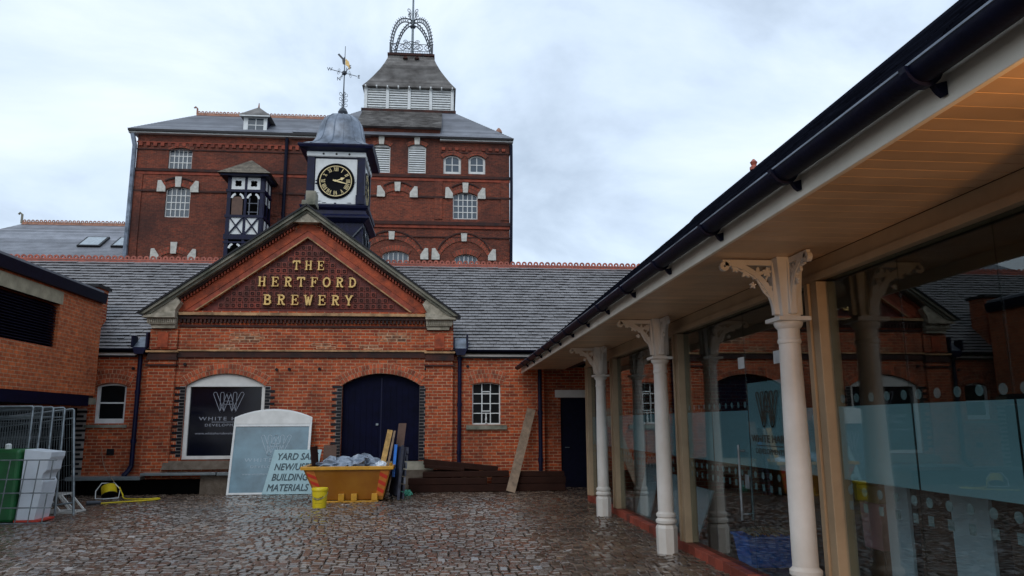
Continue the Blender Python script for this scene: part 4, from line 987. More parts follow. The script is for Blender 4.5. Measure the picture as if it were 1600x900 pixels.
# ------------------------------------------------------------ GLAZED BUILDING (right)
GX = 3.15
gb = thing('glazed_shop_building', (3.1, 7, 0), 'long glazed shopfront with cream iron columns, boarded canopy and dark roof along the right', 'shop building')
YN = -3.65*1.5   # near end behind the camera
posts_y = [15.72, 13.32, 9.55, 5.84, 2.2, -1.5, -5.2]
q = MB()   # brick plinth
y = -5.3
while y < 15.8:
    q.box(3.05, 3.26, y, min(y+.215, 15.8), -.04, .105+random.uniform(-.004, .004)); y += .225
q.build('plinth', M['red_brick_edge'], gb, bevel=.006)
MB().box(3.10, 7.5, -5.3, 15.8, -.04, .06).build('floor', M['inner_floor'], gb)
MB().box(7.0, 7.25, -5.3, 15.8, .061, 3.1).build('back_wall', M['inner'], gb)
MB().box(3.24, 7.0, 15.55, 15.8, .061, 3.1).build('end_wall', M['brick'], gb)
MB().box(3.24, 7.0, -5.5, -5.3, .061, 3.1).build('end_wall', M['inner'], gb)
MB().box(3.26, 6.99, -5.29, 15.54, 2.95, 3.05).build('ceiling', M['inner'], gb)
MB().box(3.07, 3.24, -5.3, 15.8, 2.76, 2.925).build('head_beam', M['cream_d'], gb, bevel=.008)
MB().box(3.045, 3.069, -5.3, 15.8, 2.745, 2.80).build('head_moulding', M['cream_d'], gb)
for k, yp in enumerate(posts_y):
    q = MB().box(3.07, 3.24, yp-.08, yp+.03, .106, 2.744); q.box(3.05, 3.12, yp+.034, yp+.10, .106, 2.744)
    q.build('frame_post', M['cream_d'], gb, bevel=.006)
for a, b_ in zip(posts_y[1:], posts_y):
    y0, y1 = a+.15, b_-.11
    seams = [y0, (y0+y1)/2, y1] if y1-y0 > 2.5 else [y0, y1]
    if abs(a-5.84) < .01: seams = [y0, 6.45, 7.5, 8.55, y1]
    if abs(a-2.2) < .01: seams = [y0, 2.95, 3.86, 4.78, y1]
    for s0, s1 in zip(seams, seams[1:]):
        pn = MB().box(3.146, 3.154, s0+.003, s1-.003, .11, 2.755).build('glass_pane', M['glass'], gb)
        door = abs(s0-6.45) < .01 or abs(s0-7.5) < .01
        fm = MB().box(3.156, 3.158, s0+.01, s1-.01, 1.15, 1.99 if abs(s0-6.45) < .01 else 1.715).build('frosted_film', M['film'], pn)
        q = MB(); n_ = int((s1-s0)/.16)
        for i in range(n_):
            yy = s0+.08+i*(s1-s0-.16)/max(1, n_-1)
            for z, rr in ((1.775, .034), (1.075, .034), (.96, .030)):
                if z > 1.7 and abs(s0-6.45) < .01: continue
                pts = [(yy+rr*cos(t_*pi/6), z+rr*1.0*sin(t_*pi/6)) for t_ in range(12)] if z > 1 else [(yy-.028, z-.032), (yy+.028, z-.032), (yy+.028, z+.032), (yy-.028, z+.032)]
                q.prism(pts, 3.156, 3.158, 'x')
        q.build('manifestation_dots', M['dot'], pn)
        if abs(s0-6.45) < .01:
            lg = MB().merge(logo(.34, .022), at(FACE_X, 3.143, 7.02, 1.55)); lg.build('monogram', M['black_ink'], pn)
            q = MB().merge(width_fit(text_mb('WHITE HART', .1, .001, off=.001), .82), at(FACE_X, 3.143, 7.02, 1.40)).merge(width_fit(text_mb('DEVELOPMENTS', .07, .001), .62), at(FACE_X, 3.143, 7.02, 1.29))
            q.box(3.142, 3.144, 6.72, 7.32, 1.365, 1.372); q.build('lettering', M['black_ink'], pn)
        if abs(s0-7.5) < .01:
            for X in (3.09, 3.21):
                MB().tube([(3.148 if X < 3.15 else 3.152, 7.66, .66), (X, 7.66, .66), (X, 7.66, .60), (X, 7.66, 1.36), (X, 7.66, 1.30), (3.148 if X < 3.15 else 3.152, 7.66, 1.30)], .013, 8).build('handle', M['steel'], pn)
            MB().box(3.142, 3.1455, 7.56, 7.66, .92, 1.06).build('lock_plate', M['steel'], pn)
for (y0, y1, z0, z1) in ((7.5, 7.66, 2.15, 2.27), (6.62, 6.80, 2.14, 2.26)): MB().box(3.1405, 3.1445, y0, y1, z0, z1).build('notice', M['paper'], gb)
# soffit boards, fascia, gutter
q = MB(); y = -5.4
while y < 18.5: q.box(1.99, 3.069, y+.003, y+.128, 2.926, 2.95); y += .132
q.build('soffit', M['soffit'], gb)
MB().box(1.99, 3.3, -5.4, 18.5, 2.952, 2.99).build('soffit_backing', M['sooty'], gb)
MB().box(1.955, 1.985, -5.4, 18.5, 2.815, 2.98).build('fascia', M['fascia'], gb, bevel=.004)
q = MB(); q.ring((1.86, 2.965), .056, .066, -5.4, 18.45, 10, pi, 2*pi, 'y')
# ring() axis y uses (x,z) centre
gt_ = q.build('gutter', M['gutter'], gb, smooth=True)
q = MB(); q.tube([(1.797, -5.4, 2.967), (1.797, 18.45, 2.967)], .008, 5); q.build('gutter_lip', M['lead'], gt_)
for yy in (1.3, 2.55, 3.75, 4.9, 6.1, 7.3, 8.5, 9.7, 10.9, 12.1, 13.3, 14.5, 15.7, 16.9):
    q = MB().prism([(1.954, 2.91), (1.90, 2.895), (1.92, 2.865), (1.94, 2.85), (1.954, 2.855)], yy-.015, yy+.015, 'y')
    q.ring((1.86, 2.965), .0665, .082, yy-.02, yy+.02, 10, pi, 2*pi, 'y'); 
    q.build('gutter_bracket', M['gutter'], gb)
rz = lambda x: 3.02+(x-1.90)*.828
rf3 = MB().prism([(1.90, 2.995), (1.90, rz(1.90)-.02), (6.6, rz(6.6)-.02), (11.3, rz(1.90)-.02), (11.3, 2.995)], -5.45, 18.44, 'y').build('roof', M['slate_dark'], gb)
q = MB(); nc = 34; dxs = (6.6-1.90)/nc
for i in range(nc):
    xa_ = 1.90+i*dxs; xb_ = xa_+dxs*1.15; yy = -5.5-(i % 2)*.15
    while yy < 18.44:
        y1_ = min(yy+.296, 18.44); y0_ = max(yy, -5.5); yy += .30; t0 = .022+random.uniform(-.003, .003)
        if y1_-y0_ < .02: continue
        for sg_ in (0, 1):
            f_ = (lambda x: x) if sg_ == 0 else (lambda x: 13.2-x)
            q.add([(f_(xa_), y0_, rz(xa_)-.018), (f_(xa_), y1_, rz(xa_)-.018), (f_(xa_), y1_, rz(xa_)+t0-.014), (f_(xa_), y0_, rz(xa_)+t0-.014), (f_(xb_), y1_, rz(xb_)-.010), (f_(xb_), y0_, rz(xb_)-.010)], [(0, 1, 2, 3), (3, 2, 4, 5)])
q.build('slates', M['slate_dark'], rf3)
MB().prism([(6.42, rz(6.42)-.0), (6.6, rz(6.6)+.05), (6.78, rz(6.42)-.0)], -5.5, 18.44, 'y').build('ridge_tiles', M['slate_dark'], rf3)
MB().lathe([(.09, 0), (.09, .06), (.05, .10), (.08, .17), (.02, .24)], (6.6, 14.6, rz(6.6)), 10).build('finial', M['ridge'], rf3)
# columns
def column(yc):
    X = 2.815; c = (X, yc, 0)
    co = MB().lathe([(.13, -.04), (.135, .30), (.115, .34)], c, 8).build('canopy_column', M['cream'], gb, bevel=.004)
    MB().lathe([(.10, .341), (.128, .36), (.132, .39), (.115, .41), (.105, .42), (.122, .44), (.122, .47), (.10, .49), (.096, .50)], c, 28).build('base_rings', M['cream'], co, smooth=True)
    MB().lathe([(.098, .501), (.097, 1.2), (.084, 2.22), (.09, 2.225), (.094, 2.24), (.09, 2.26), (.086, 2.265), (.086, 2.34), (.105, 2.36), (.115, 2.385), (.112, 2.40)], c, 28).build('shaft', M['cream'], co, smooth=True)
    MB().box(X-.135, X+.135, yc-.135, yc+.135, 2.401, 2.435).build('abacus', M['cream'], co, bevel=.004)
    q = MB(); vs = []
    for h, z in ((.075, 2.436), (.085, 2.55), (.10, 2.80), (.115, 2.925)): vs += [(X-h, yc-h, z), (X+h, yc-h, z), (X+h, yc+h, z), (X-h, yc+h, z)]
    fs = [(3, 2, 1, 0), (12, 13, 14, 15)]
    for i in range(3):
        for k in range(4): j = (k+1) % 4; fs.append((4*i+k, 4*i+j, 4*i+4+j, 4*i+4+k))
    q.add(vs, fs); q.box(X-.03, X+.03, yc-.12, yc+.12, 2.46, 2.9); q.box(X-.12, X+.12, yc-.03, yc+.03, 2.46, 2.9)
    q.build('capital_block', M['cream'], co, bevel=.003)
    def bracket(L_, T):
        b0 = MB(); H_ = .46; q = MB()
        b0.box(.08, L_, -.016, .016, H_-.045, H_); b0.box(.075, .10, -.014, .014, 0, H_-.046)
        A = []; 
        for i in range(13):
            t_ = i/12; A.append((.10+(L_-.12)*(1-cos(t_*pi/2)), .02+(H_-.05)*sin(t_*pi/2)**1.05))
        # concave quarter sweep
        for a, b_ in zip(A, A[1:]):
            d = Vector(b_)-Vector(a); n_ = Vector((-d.y, d.x)).normalized()*.022
            b0.prism([tuple(Vector(a)-n_), tuple(Vector(b_)-n_*1.0), tuple(Vector(b_)+n_), tuple(Vector(a)+n_)], -.02, .02)
        b0.ring((L_-.015, H_-.055), .01, .04, -.02, .02, 10)
        # vine stem and leaves
        k = L_/.53
        st = [(.115*1, .12), (.19*k, .2), (.24*k, .30), (.34*k, .36), (.42*k, .385)]
        b0.tube([(x, 0, z) for x, z in st], .010, 5); b0.tube([(.20*k, 0, .22), (.15*k, 0, .33), (.13*k, 0, .40)], .009, 5)
        for (x, z, rr) in ((.16*k, .225, .052), (.235*k, .345, .062), (.155*k, .36, .045), (.335*k, .355, .05), (.425*k, .385, .035), (.28*k, .25, .03)):
            pts = []
            for i in range(20):
                t_ = 2*pi*i/20; r2_ = rr*(.72+.28*cos(5*t_)); pts.append((x+r2_*cos(t_+.4)*min(1, k*1.1), z+r2_*sin(t_+.4)))
            if z+rr < H_: b0.prism(pts, -.011, .011)
        MB().merge(b0, T).build('bracket', M['cream'], co)
    Z0 = 2.455
    bracket(.53, Matrix.Translation((X, yc, Z0)) @ Matrix.Rotation(pi, 4, 'Z'))
    bracket(.42, Matrix.Translation((X, yc, Z0)) @ Matrix.Rotation(-pi/2, 4, 'Z'))
    bracket(.42, Matrix.Translation((X, yc, Z0)) @ Matrix.Rotation(pi/2, 4, 'Z'))
for yc in (13.12, 9.43, 5.78, 2.1, -1.6): column(yc)
# warm soffit lamp beyond the frame
lo = MB().tube([(2.5, .9, 2.926), (2.5, .9, 2.50)], .008, 6).build('pendant_lantern', M['black'], gb)
MB().lathe([(.02, .09), (.11, .02), (.115, 0), (.0001, .0)], (2.5, .9, 2.41), 16).build('lantern_hood', M['black'], lo)
q = MB()
for k in range(6): q.tube([(2.5+.10*cos(k*pi/3), .9+.10*sin(k*pi/3), 2.41), (2.5+.07*cos(k*pi/3), .9+.07*sin(k*pi/3), 2.16)], .004, 4)
q.build('lantern_cage', M['black'], lo)
ld = bpy.data.lights.new('lantern lamp', 'POINT'); ld.energy = 95; ld.color = (1, .52, .2); ld.shadow_soft_size = .05
lt = bpy.data.objects.new('lantern_light', ld); COL.objects.link(lt); lt.location = (2.5, .9, 2.27)

# ------------------------------------------------------------ LEANING FRAMED SIGN
sg = thing('leaning_window_sign', (-3.99, 18.0, 0), 'white framed arched glazing unit with pale monogram leaning beside the skip', 'framed sign')
def lean(px, pz, off=0.):   # local plane: base y 0, leaning back
    a = radians(11); return (px, pz*sin(a)-off*cos(a), pz*cos(a)+off*sin(a))
LN = Matrix(((1,0,0,0),(0,cos(radians(11)),sin(radians(11)),0),(0,-sin(radians(11)),cos(radians(11)),0),(0,0,0,1)))
def lb_(mb, name, m_, parent, **k):
    o = MB().merge(mb, LN).build(name, m_, None, local=True, **k); o.parent = parent; return o
xs0, xs1 = -.90, .90
lb_(MB().prism(arch(xs0, xs1, 0, 1.78, .20), -.05, 0, holes=[rect(xs0+.05, xs1-.055, .045, 1.56)]), 'frame', M['white'], sg, bevel=.005)
lb_(MB().box(xs0+.04, xs1-.045, -.03, -.015, .04, 1.57), 'glass', mat('sign glass with sky tint', (.15, .26, .32), .2, spec=.7, var=.25, vscale=1.5), sg)  # reflected sky painted in as the blue base colour
lb_(MB().prism(arch(xs0+.03, xs1-.03, 1.62, 1.765, .17), -.058, -.0505), 'head_panel', M['white_d'], sg)
q = MB().merge(logo(.48, .022), at(FACE_Y, .10, -.033, .88)); lb_(q, 'monogram', M['sign_txt2'], sg)
q = MB().merge(width_fit(text_mb('WHITE HART', .12, .001, space=1.3), 1.25), at(FACE_Y, .05, -.033, .74)).merge(width_fit(text_mb('DEVELOPMENTS', .085, .001, space=1.2), .95), at(FACE_Y, .05, -.033, .60)).merge(width_fit(text_mb('www.whitehartdevelopments.co.uk', .07, .001), 1.3), at(FACE_Y, .05, -.033, .44))
lb_(q, 'lettering', M['sign_txt2'], sg)
pst = thing('yard_sale_poster', (-3.57, 17.93, 0), 'pale blue poster reading YARD SALE in grey slanted capitals on the leaning sign', 'poster')
lb_(MB().prism([(-.52, .01), (.62, .01), (.76, 1.02), (-.32, 1.02)], -.012, -.004), 'board', M['poster'], pst)
q = MB()
for i, (s_, xx, ww) in enumerate((('YARD SALE', -.23, .92), ('NEW/USED', -.29, .90), ('BUILDING', -.33, .82), ('MATERIALS', -.42, .94))):
    t_ = text_mb(s_, .215, .002); t_.v = [(p[0]+.25*p[1], p[1], p[2]) for p in t_.v]; t_ = width_fit(t_, ww)
    for k_, (ox_, oz_) in enumerate(((0, 0), (.008, 0), (.004, .005), (.004, -.005))): q.merge(t_, at(FACE_Y, xx+ww/2+ox_, -.015-.0012*k_, .79-i*.235+oz_))
lb_(q, 'lettering', M['poster_txt'], pst)

# ------------------------------------------------------------ SKIP
sk = thing('rubbish_skip', (-1.93, 16.4, 0), 'small yellow builders skip with red hazard stripes standing on the setts', 'skip')
def hexa(p):   # 8 pts bottom 4 then top 4
    return MB().add(p, [(0,3,2,1),(4,5,6,7),(0,1,5,4),(1,2,6,5),(2,3,7,6),(3,0,4,7)])
bo = [(-2.56, 16.15, .04), (-1.22, 16.15, .04), (-1.22, 17.15, .04), (-2.56, 17.15, .04)]; to = [(-2.84, 16.02, .66), (-1.06, 16.02, .66), (-1.06, 17.3, .66), (-2.84, 17.3, .66)]
ti = [(-2.80, 16.06, .66), (-1.10, 16.06, .66), (-1.10, 17.26, .66), (-2.80, 17.26, .66)]; bi = [(-2.52, 16.19, .08), (-1.26, 16.19, .08), (-1.26, 17.11, .08), (-2.52, 17.11, .08)]
MB().add(bo+to+ti+bi, [(0,3,2,1)]+[(i, (i+1) % 4, 4+(i+1) % 4, 4+i) for i in range(4)]+[(4+i, 4+(i+1) % 4, 8+(i+1) % 4, 8+i) for i in range(4)]+[(8+i, 8+(i+1) % 4, 12+(i+1) % 4, 12+i) for i in range(4)]+[(12, 13, 14, 15)]).build('body', M['yellow_skip'], sk)
q = MB()
q.prism(rect(-2.90, -1.00, 15.97, 17.35), .655, .725, 'z', holes=[rect(-2.79, -1.11, 16.07, 17.25)]); q.build('rim', M['yellow_rim'], sk, bevel=.008)
q = MB()
for x in (-2.12, -1.86, -1.44): q.box(x, x+.12, 16.04, 16.14, .03, .17)
q.box(-2.46, -1.30, 16.05, 16.10, .0, .03); build_each(q, 'fork_lug', M['yellow_rim'], sk, bevel=.005)
def face(u, v): # point on front face, u in 0..1, v 0..1
    B = Vector(bo[0]).lerp(Vector(bo[1]), u); T = Vector(to[0]).lerp(Vector(to[1]), u); return B.lerp(T, v)+Vector((0, -.004, 0))
for u0, u1, v0, v1, dr_ in ((.02, .115, .35, .96, 1), (.885, .985, .12, .96, 1)):
    q = MB(); q.add([face(u0, v0), face(u1, v0), face(u1, v1), face(u0, v1)], [(0, 1, 2, 3)]); hz = q.build('hazard_panel', M['orange'], sk)
    q = MB(); n_ = int((v1-v0)/.12)
    for i in range(0, n_-1, 2):
        a = v0+.02+i*.12; o_ = Vector((0, -.003, 0)); q.add([face(u0, a+.17)+o_, face(u1, a+.05)+o_, face(u1, a+.17)+o_, face(u0, a+.29 if a+.29 < v1 else v1)+o_], [(0, 1, 2, 3)])
    q.build('stripes', M['red'], hz)
# contents of the skip
random.seed(3)
def lump(name, c, r_, m_, label, cat, seed, nu=22, nv=12, fold=.25):
    rnd = random.Random(seed); ph = [rnd.uniform(0, 6) for _ in range(8)]; fr_ = [rnd.randint(3, 9) for _ in range(8)]
    vs = []
    for j in range(nv+1):
        p = pi*j/nv
        for i in range(nu):
            t_ = 2*pi*i/nu; k = 1+sum(sin(fr_[a]*t_+ph[a]+a*p*2) for a in range(5))*fold/5+rnd.uniform(-fold, fold)*.3
            vs.append((c[0]+r_[0]*k*cos(t_)*sin(p), c[1]+r_[1]*k*sin(t_)*sin(p), c[2]+r_[2]*k*cos(p)))
    fs = [(j*nu+i, j*nu+(i+1) % nu, (j+1)*nu+(i+1) % nu, (j+1)*nu+i) for j in range(nv) for i in range(nu)]
    o = MB().add(vs, fs).build(name, m_); return tag(o, label, cat)
lump('plastic_sheet', (-2.27, 16.6, .70), (.40, .35, .15), M['bag'], 'crumpled grey blue plastic sheet heaped at left in the skip', 'plastic sheet', 1, fold=.5)
lump('plastic_sheet', (-1.68, 16.6, .71), (.35, .35, .17), M['bag'], 'crumpled grey blue plastic sheet with pointed folds, right of the other in the skip', 'plastic sheet', 2, fold=.6)
lump('rubble_sack', (-1.30, 16.45, .70), (.13, .15, .10), M['shell'], 'small whitish sack beside the pine board in the skip', 'sack', 4)
lump('rubble_heap', (-1.95, 16.7, .52), (.72, .5, .14), M['moss'], 'brown rubble filling the skip under the plastic sheets', 'rubble', 6)
o = MB().obox((-2.46, 17.0, .86), (.14, 0, 0), (0, .012, 0), (0, .03, .27)).build('board_offcut', M['wood_brown']); tag(o, 'greenish brown upright panel offcut in the left end of the skip', 'board')
o = MB().obox((-2.70, 16.5, .87), (.012, .0, 0), (0, .4, 0), (-.03, 0, .25)).build('board_offcut', M['wood_wet']); tag(o, 'dark reddish board standing against the left end wall of the skip', 'board')
o = MB().obox((-1.21, 16.55, 1.02), (.055, 0, -.01), (0, .015, 0), (.085, .03, .44)).build('pine_board', M['wood_yellow']); tag(o, 'yellow pine board standing tilted at the right end of the skip', 'board')
o = MB().obox((-1.10, 16.60, 1.02), (.022, 0, 0), (0, .03, 0), (.07, .03, .42)).build('pine_board', M['wood_pale']); tag(o, 'thin pale batten right of the yellow pine board in the skip', 'batten')
o = MB().obox((-.92, 16.9, 1.18), (.085, 0, 0), (0, .02, 0), (.04, .05, .42)).build('brown_board', M['wood_brown']); tag(o, 'brown weathered board topmost behind the navy pallet beside the skip', 'board')
o = MB().obox((-1.02, 16.75, .80), (.03, 0, 0), (0, .10, 0), (.02, 0, .34)).build('blue_board', M['blue']); tag(o, 'narrow blue board between skip and navy pallet', 'board')
pl = thing('wooden_pallet', (-.96, 16.7, 0), 'navy painted slatted pallet standing on end against the right of the skip', 'pallet')
for k in range(7):
    z = .10+k*.155; q = MB().obox((-.92+.012*k, 16.6, z), (.016, 0, 0), (-.13, .42, 0), (0, 0, .066)); q.build('slat', M['pal_grey'] if k in (2, 4) else M['navy_pal'], pl)
MB().obox((-.945, 16.6, .60), (.006, 0, 0), (-.125, .40, 0), (.08, 0, .50)).build('back_sheet', M['navy_pal'], pl)
for t_ in (-.38, .38):
    q = MB().obox((-.965-.3*t_*.9, 16.6+t_, .58), (.028, 0, 0), (0, .04, 0), (.035, 0, .56)); q.build('bearer', M['navy_pal'], pl)
# bucket
bk = thing('plastic_bucket', (-2.34, 15.05, 0), 'bright yellow lidded bucket with dark scribbled print in front of the skip', 'bucket')
MB().lathe([(.125, .005), (.13, .02), (.148, .33)], (-2.34, 15.05, 0), 28).build('body', M['yellow'], bk, smooth=True)
MB().lathe([(.155, .325), (.158, .33), (.158, .365), (.15, .38), (.14, .375)], (-2.34, 15.05, 0), 28).build('lid', M['yellow'], bk, smooth=True)
q = MB()
pts = [(-.09, .17), (-.075, .21), (-.06, .16), (-.045, .215), (-.03, .17), (-.015, .20), (0, .175), (.015, .21), (.03, .18), (.045, .225), (.06, .19), (.08, .235)]
def onb(a, z): return (-2.34+.146*sin(a/.14), 15.05-.146*cos(a/.14), z)
q.tube([onb(a, z) for a, z in pts], .006, 4); q.tube([onb(a, z) for a, z in ((-.05, .15), (.01, .165), (.07, .19))], .004, 4)
for i in range(10): q.tube([onb(-.07+i*.015, .105), onb(-.062+i*.015, .105)], .003, 4)
q.build('print', M['black_ink'], bk)
MB().tube([(-2.34+.155*cos(t_), 15.05-.155*abs(sin(t_))*.3-.11*sin(t_), .30-.12*sin(t_)) for t_ in [pi*i/12 for i in range(13)]], .004, 4).build('handle', M['steel'], bk)
o = lump('cloth_rag', (-.78, 17.3, .04), (.13, .09, .07), M['mint'], 'mint green crumpled rag lying on the setts right of the skip', 'rag', 9, fold=.5)
o = MB().add([(-1.98, 15.35, .018), (-1.82, 15.33, .022), (-1.79, 15.45, .016), (-1.95, 15.46, .02), (-1.98, 15.35, .014), (-1.82, 15.33, .018), (-1.79, 15.45, .012), (-1.95, 15.46, .016)], [(0, 1, 2, 3), (4, 5, 6, 7)]).build('paper_scrap', M['paper']); tag(o, 'small white paper scrap on the setts in front of the skip', 'paper')

# ------------------------------------------------------------ timber stack, leaning plank
tim = [((-.75, 18.05, .09), (2.95, 18.05, .09), .22, .17, 'long black sleeper at the bottom front of the timber stack'),
 ((-.75, 18.06, .255), (1.10, 18.06, .26), .21, .15, 'dark sleeper in the middle row, left half of the timber stack'),
 ((1.16, 18.07, .26), (2.98, 18.06, .255), .21, .15, 'dark sleeper in the middle row, right half of the timber stack'),
 ((-.42, 18.08, .405), (1.62, 18.06, .41), .20, .13, 'reddish sleeper in the top row, just left of the leaning plank'),
 ((1.68, 18.1, .40), (2.95, 18.08, .395), .20, .12, 'dark thin sleeper in the top row behind the leaning plank'),
 ((-.40, 18.12, .70), (1.35, 18.2, .50), .20, .13, 'wide plank lying slanted on top of the timber stack'),
 ((-.42, 18.02, .60), (.55, 18.06, .51), .10, .08, 'thin splintered batten under the slanted plank on the timber stack'),
 ((-.62, 18.30, .43), (.9, 18.34, .47), .12, .12, 'short beam at the back of the timber stack near the navy door')]
for a, b_, w_, h_, lab in tim:
    a = (a[0]+random.uniform(-.03, .03), a[1]+random.uniform(-.02, .02), a[2]); b_ = (b_[0]-random.uniform(0, .03), b_[1]+random.uniform(-.05, .03), b_[2]+random.uniform(-.012, .012))
    o = MB().beam(a, b_, w_, h_).build('timber_beam', M['wood_wet'], bevel=.012); tag(o, lab, 'timber', 'timbers stacked along the wall')
o = MB().beam((1.60, 17.66, .02), (2.20, 18.45, 1.93), .035, .215, (1, 0, -.3)).build('leaning_plank', M['wood_pale'], bevel=.003); tag(o, 'long pale board leaning on the brick wall by the corner downpipe', 'plank')

# ------------------------------------------------------------ fence panels, mesh, tubs, ladder, reel
def heras():
    t_ = thing('fence_panel', (0, 0, 0), '', 'fence panel', 'temporary fence panels stacked at the left')
    W_, H_ = 3.4, 1.93
    q = MB().tube([(-W_, 0, .0), (-W_, 0, H_-.02), (-W_+.02, 0, H_), (-.02, 0, H_), (0, 0, H_-.02), (0, 0, 0)], .021, 8)
    o = q.build('frame', M['steel'], None, smooth=True, local=True); o.parent = t_
    q = MB().tube([(-W_, 0, .22), (0, 0, .22)], .016, 6).tube([(-W_, 0, H_-.17), (0, 0, H_-.17)], .012, 6)
    o = q.build('rail', M['steel'], None, local=True); o.parent = t_
    q = MB(); x = -W_+.05
    while x < -.02: q.tube([(x, 0, .2), (x, 0, H_-.02)], .0022, 3); x += .042
    z = .4
    while z < H_: q.tube([(-W_, 0, z), (0, 0, z)], .0022, 3); z += .25
    o = q.build('wire_mesh', M['steel'], None, local=True); o.parent = t_
    return t_
fp = heras()
fl = ['front fence panel of the galvanised stack behind the green tub', 'second fence panel from the front in the galvanised stack', 'middle fence panel in the galvanised stack at left', 'fourth fence panel from the front in the galvanised stack', 'rearmost fence panel, slumped lower right behind the galvanised stack']
for i in range(5):
    if i == 0: o = fp
    else:
        o = fp.copy(); COL.objects.link(o)
        for c in fp.children: d = c.copy(); COL.objects.link(d); d.parent = o
    o['label'] = fl[i]
    bx = [-7.25, -7.17, -7.02, -6.86, -6.60][i]; o.location = (bx, 14.0+.13*i, 0)
    o.rotation_euler = (radians(-3-1.3*i), radians([-.5, -.5, -1.8, -2.8, -7.5][i]), radians(2+1.5*i))
mp_ = thing('wire_mesh_panel', (-6.4, 13.25, 0), 'grey welded wire mesh panel in front of green and white tubs', 'mesh panel')
q = MB()
for z in (1.03, .72, .50, .265, .02): q.tube([(-8.1, 13.25, z), (-6.37, 13.25, z)], .011, 6)
MB().merge(q).build('horizontal_bars', M['steel'], mp_)
q = MB()
for x in (-7.42, -7.12, -6.86, -6.66): q.tube([(x+.03, 13.232, 1.04), (x-.06, 13.232, .01)], .009, 6)
q.tube([(-6.42, 13.232, 1.03), (-6.44, 13.232, .72)], .009, 6); q.tube([(-6.46, 13.232, .5), (-6.50, 13.232, .02)], .009, 6)
q.build('vertical_bars', M['steel'], mp_)
tb = thing('green_tub', (-7.5, 13.8, 0), 'dark green plastic tank behind the wire mesh at the left edge', 'tank')
def rbox(x0, x1, y0, y1, z0, z1, tp):
    cxx, cyy = (x0+x1)/2, (y0+y1)/2; return MB().add([(cxx+(x-cxx)*k, cyy+(y-cyy)*k, z) for z, k in ((z0, tp), (z1, 1)) for x, y in ((x0, y0), (x1, y0), (x1, y1), (x0, y1))], [(0,3,2,1),(4,5,6,7),(0,1,5,4),(1,2,6,5),(2,3,7,6),(3,0,4,7)])
o = rbox(-8.0, -7.02, 13.35, 14.0-.04, .02, 1.20, .97).build('body', M['green'], tb, bevel=.05)
MB().lathe([(.05, 0), (.05, .08), (.03, .1)], (-7.4, 13.7, 1.19), 10).build('cap', M['white'], tb)
MB().lathe([(.10, 0), (.10, .03), (.08, .05)], (-7.85, 13.65, 1.19), 12).build('filler_lid', M['green'], tb)
ws = thing('white_tub', (-6.8, 13.7, 0), 'broken white plastic shell with jagged right edge beside the green tank', 'plastic shell')
prof_ = [(-7.0, .05), (-6.72, .05), (-6.66, .45), (-6.64, .66), (-6.67, .72), (-6.655, .79), (-6.60, .85), (-6.585, 1.0), (-6.555, 1.07), (-6.55, 1.15), (-6.98, 1.20)]
MB().prism(prof_, 13.42, 13.9).build('body', M['shell'], ws, bevel=.012)
MB().box(-7.03, -6.64, 13.40, 13.93, .02, .049).build('red_base', M['red'], ws)
ld_ = thing('folded_trestle', (-6.95, 15, 0), 'low white metal trestle frame folded on the setts by the fence stack', 'trestle')
q = MB()
for yy in (14.75, 15.1): q.beam((-7.6, yy, .32), (-6.92, yy, .34), .035, .035); q.beam((-7.6, yy, .03), (-6.66, yy, .02), .035, .035)
q.build('rails', M['white_d'], ld_)
q = MB()
for yy in (14.75, 15.1):
    q.beam((-7.2, yy+.02, .32), (-6.95, yy+.02, .03), .028, .028); q.beam((-6.95, yy-.02, .34), (-6.68, yy-.02, .04), .028, .028)
for x, z in ((-6.92, .34), (-6.66, .03), (-7.3, .33), (-7.0, .03)): q.beam((x, 14.75, z), (x, 15.1, z), .028, .02)
q.build('legs', M['white_d'], ld_)
rl = thing('cable_reel', (-7.3, 17.55, 0), 'yellow cable wound on a black reel with white wire stand below the wall', 'cable reel')
T = Matrix.Translation((-7.28, 17.55, .17)) @ Matrix.Rotation(radians(-8), 4, 'Y') @ Matrix.Rotation(radians(25), 4, 'Z')
q = MB()
for y0 in (-.11, .10): q.lathe([(.0001, 0), (.155, 0), (.155, .01), (.0001, .01)], (0, 0, y0), 24)
Rx = T @ Matrix.Rotation(pi/2, 4, 'X') @ Matrix.Rotation(radians(60), 4, 'X')
MB().merge(q, Rx).build('drum', M['black'], rl, smooth=True)
q = MB()
for k in range(9): q.tube([((.142)*cos(t_*pi/10), (.142)*sin(t_*pi/10), -.09+k*.022) for t_ in range(20)], .013, 5, closed=True)
MB().merge(q, Rx).build('cable_coil', M['yellow'], rl, smooth=True)
q = MB().tube([(-7.50, 17.42, .02), (-7.53, 17.48, .17), (-7.45, 17.55, .33), (-7.2, 17.6, .33), (-7.06, 17.58, .20), (-7.05, 17.5, .02), (-7.3, 17.35, .015)], .012, 6, closed=True); q.build('stand', M['white'], rl, smooth=True)
def smooth_path(p, n=6):
    out_ = []; p = [Vector(a) for a in p]; p = [p[0]]+p+[p[-1]]
    for i in range(1, len(p)-2):
        for k in range(n):
            t_ = k/n; a, b_, c, d_ = p[i-1:i+3]
            out_.append(.5*((2*b_)+(c-a)*t_+(2*a-5*b_+4*c-d_)*t_*t_+(3*b_-a-3*c+d_)*t_**3))
    out_.append(p[-2]); return out_
cb_ = thing('loose_cable', (-6.6, 17, 0), 'loose yellow cable end looping over the setts with a blue plug', 'cable')
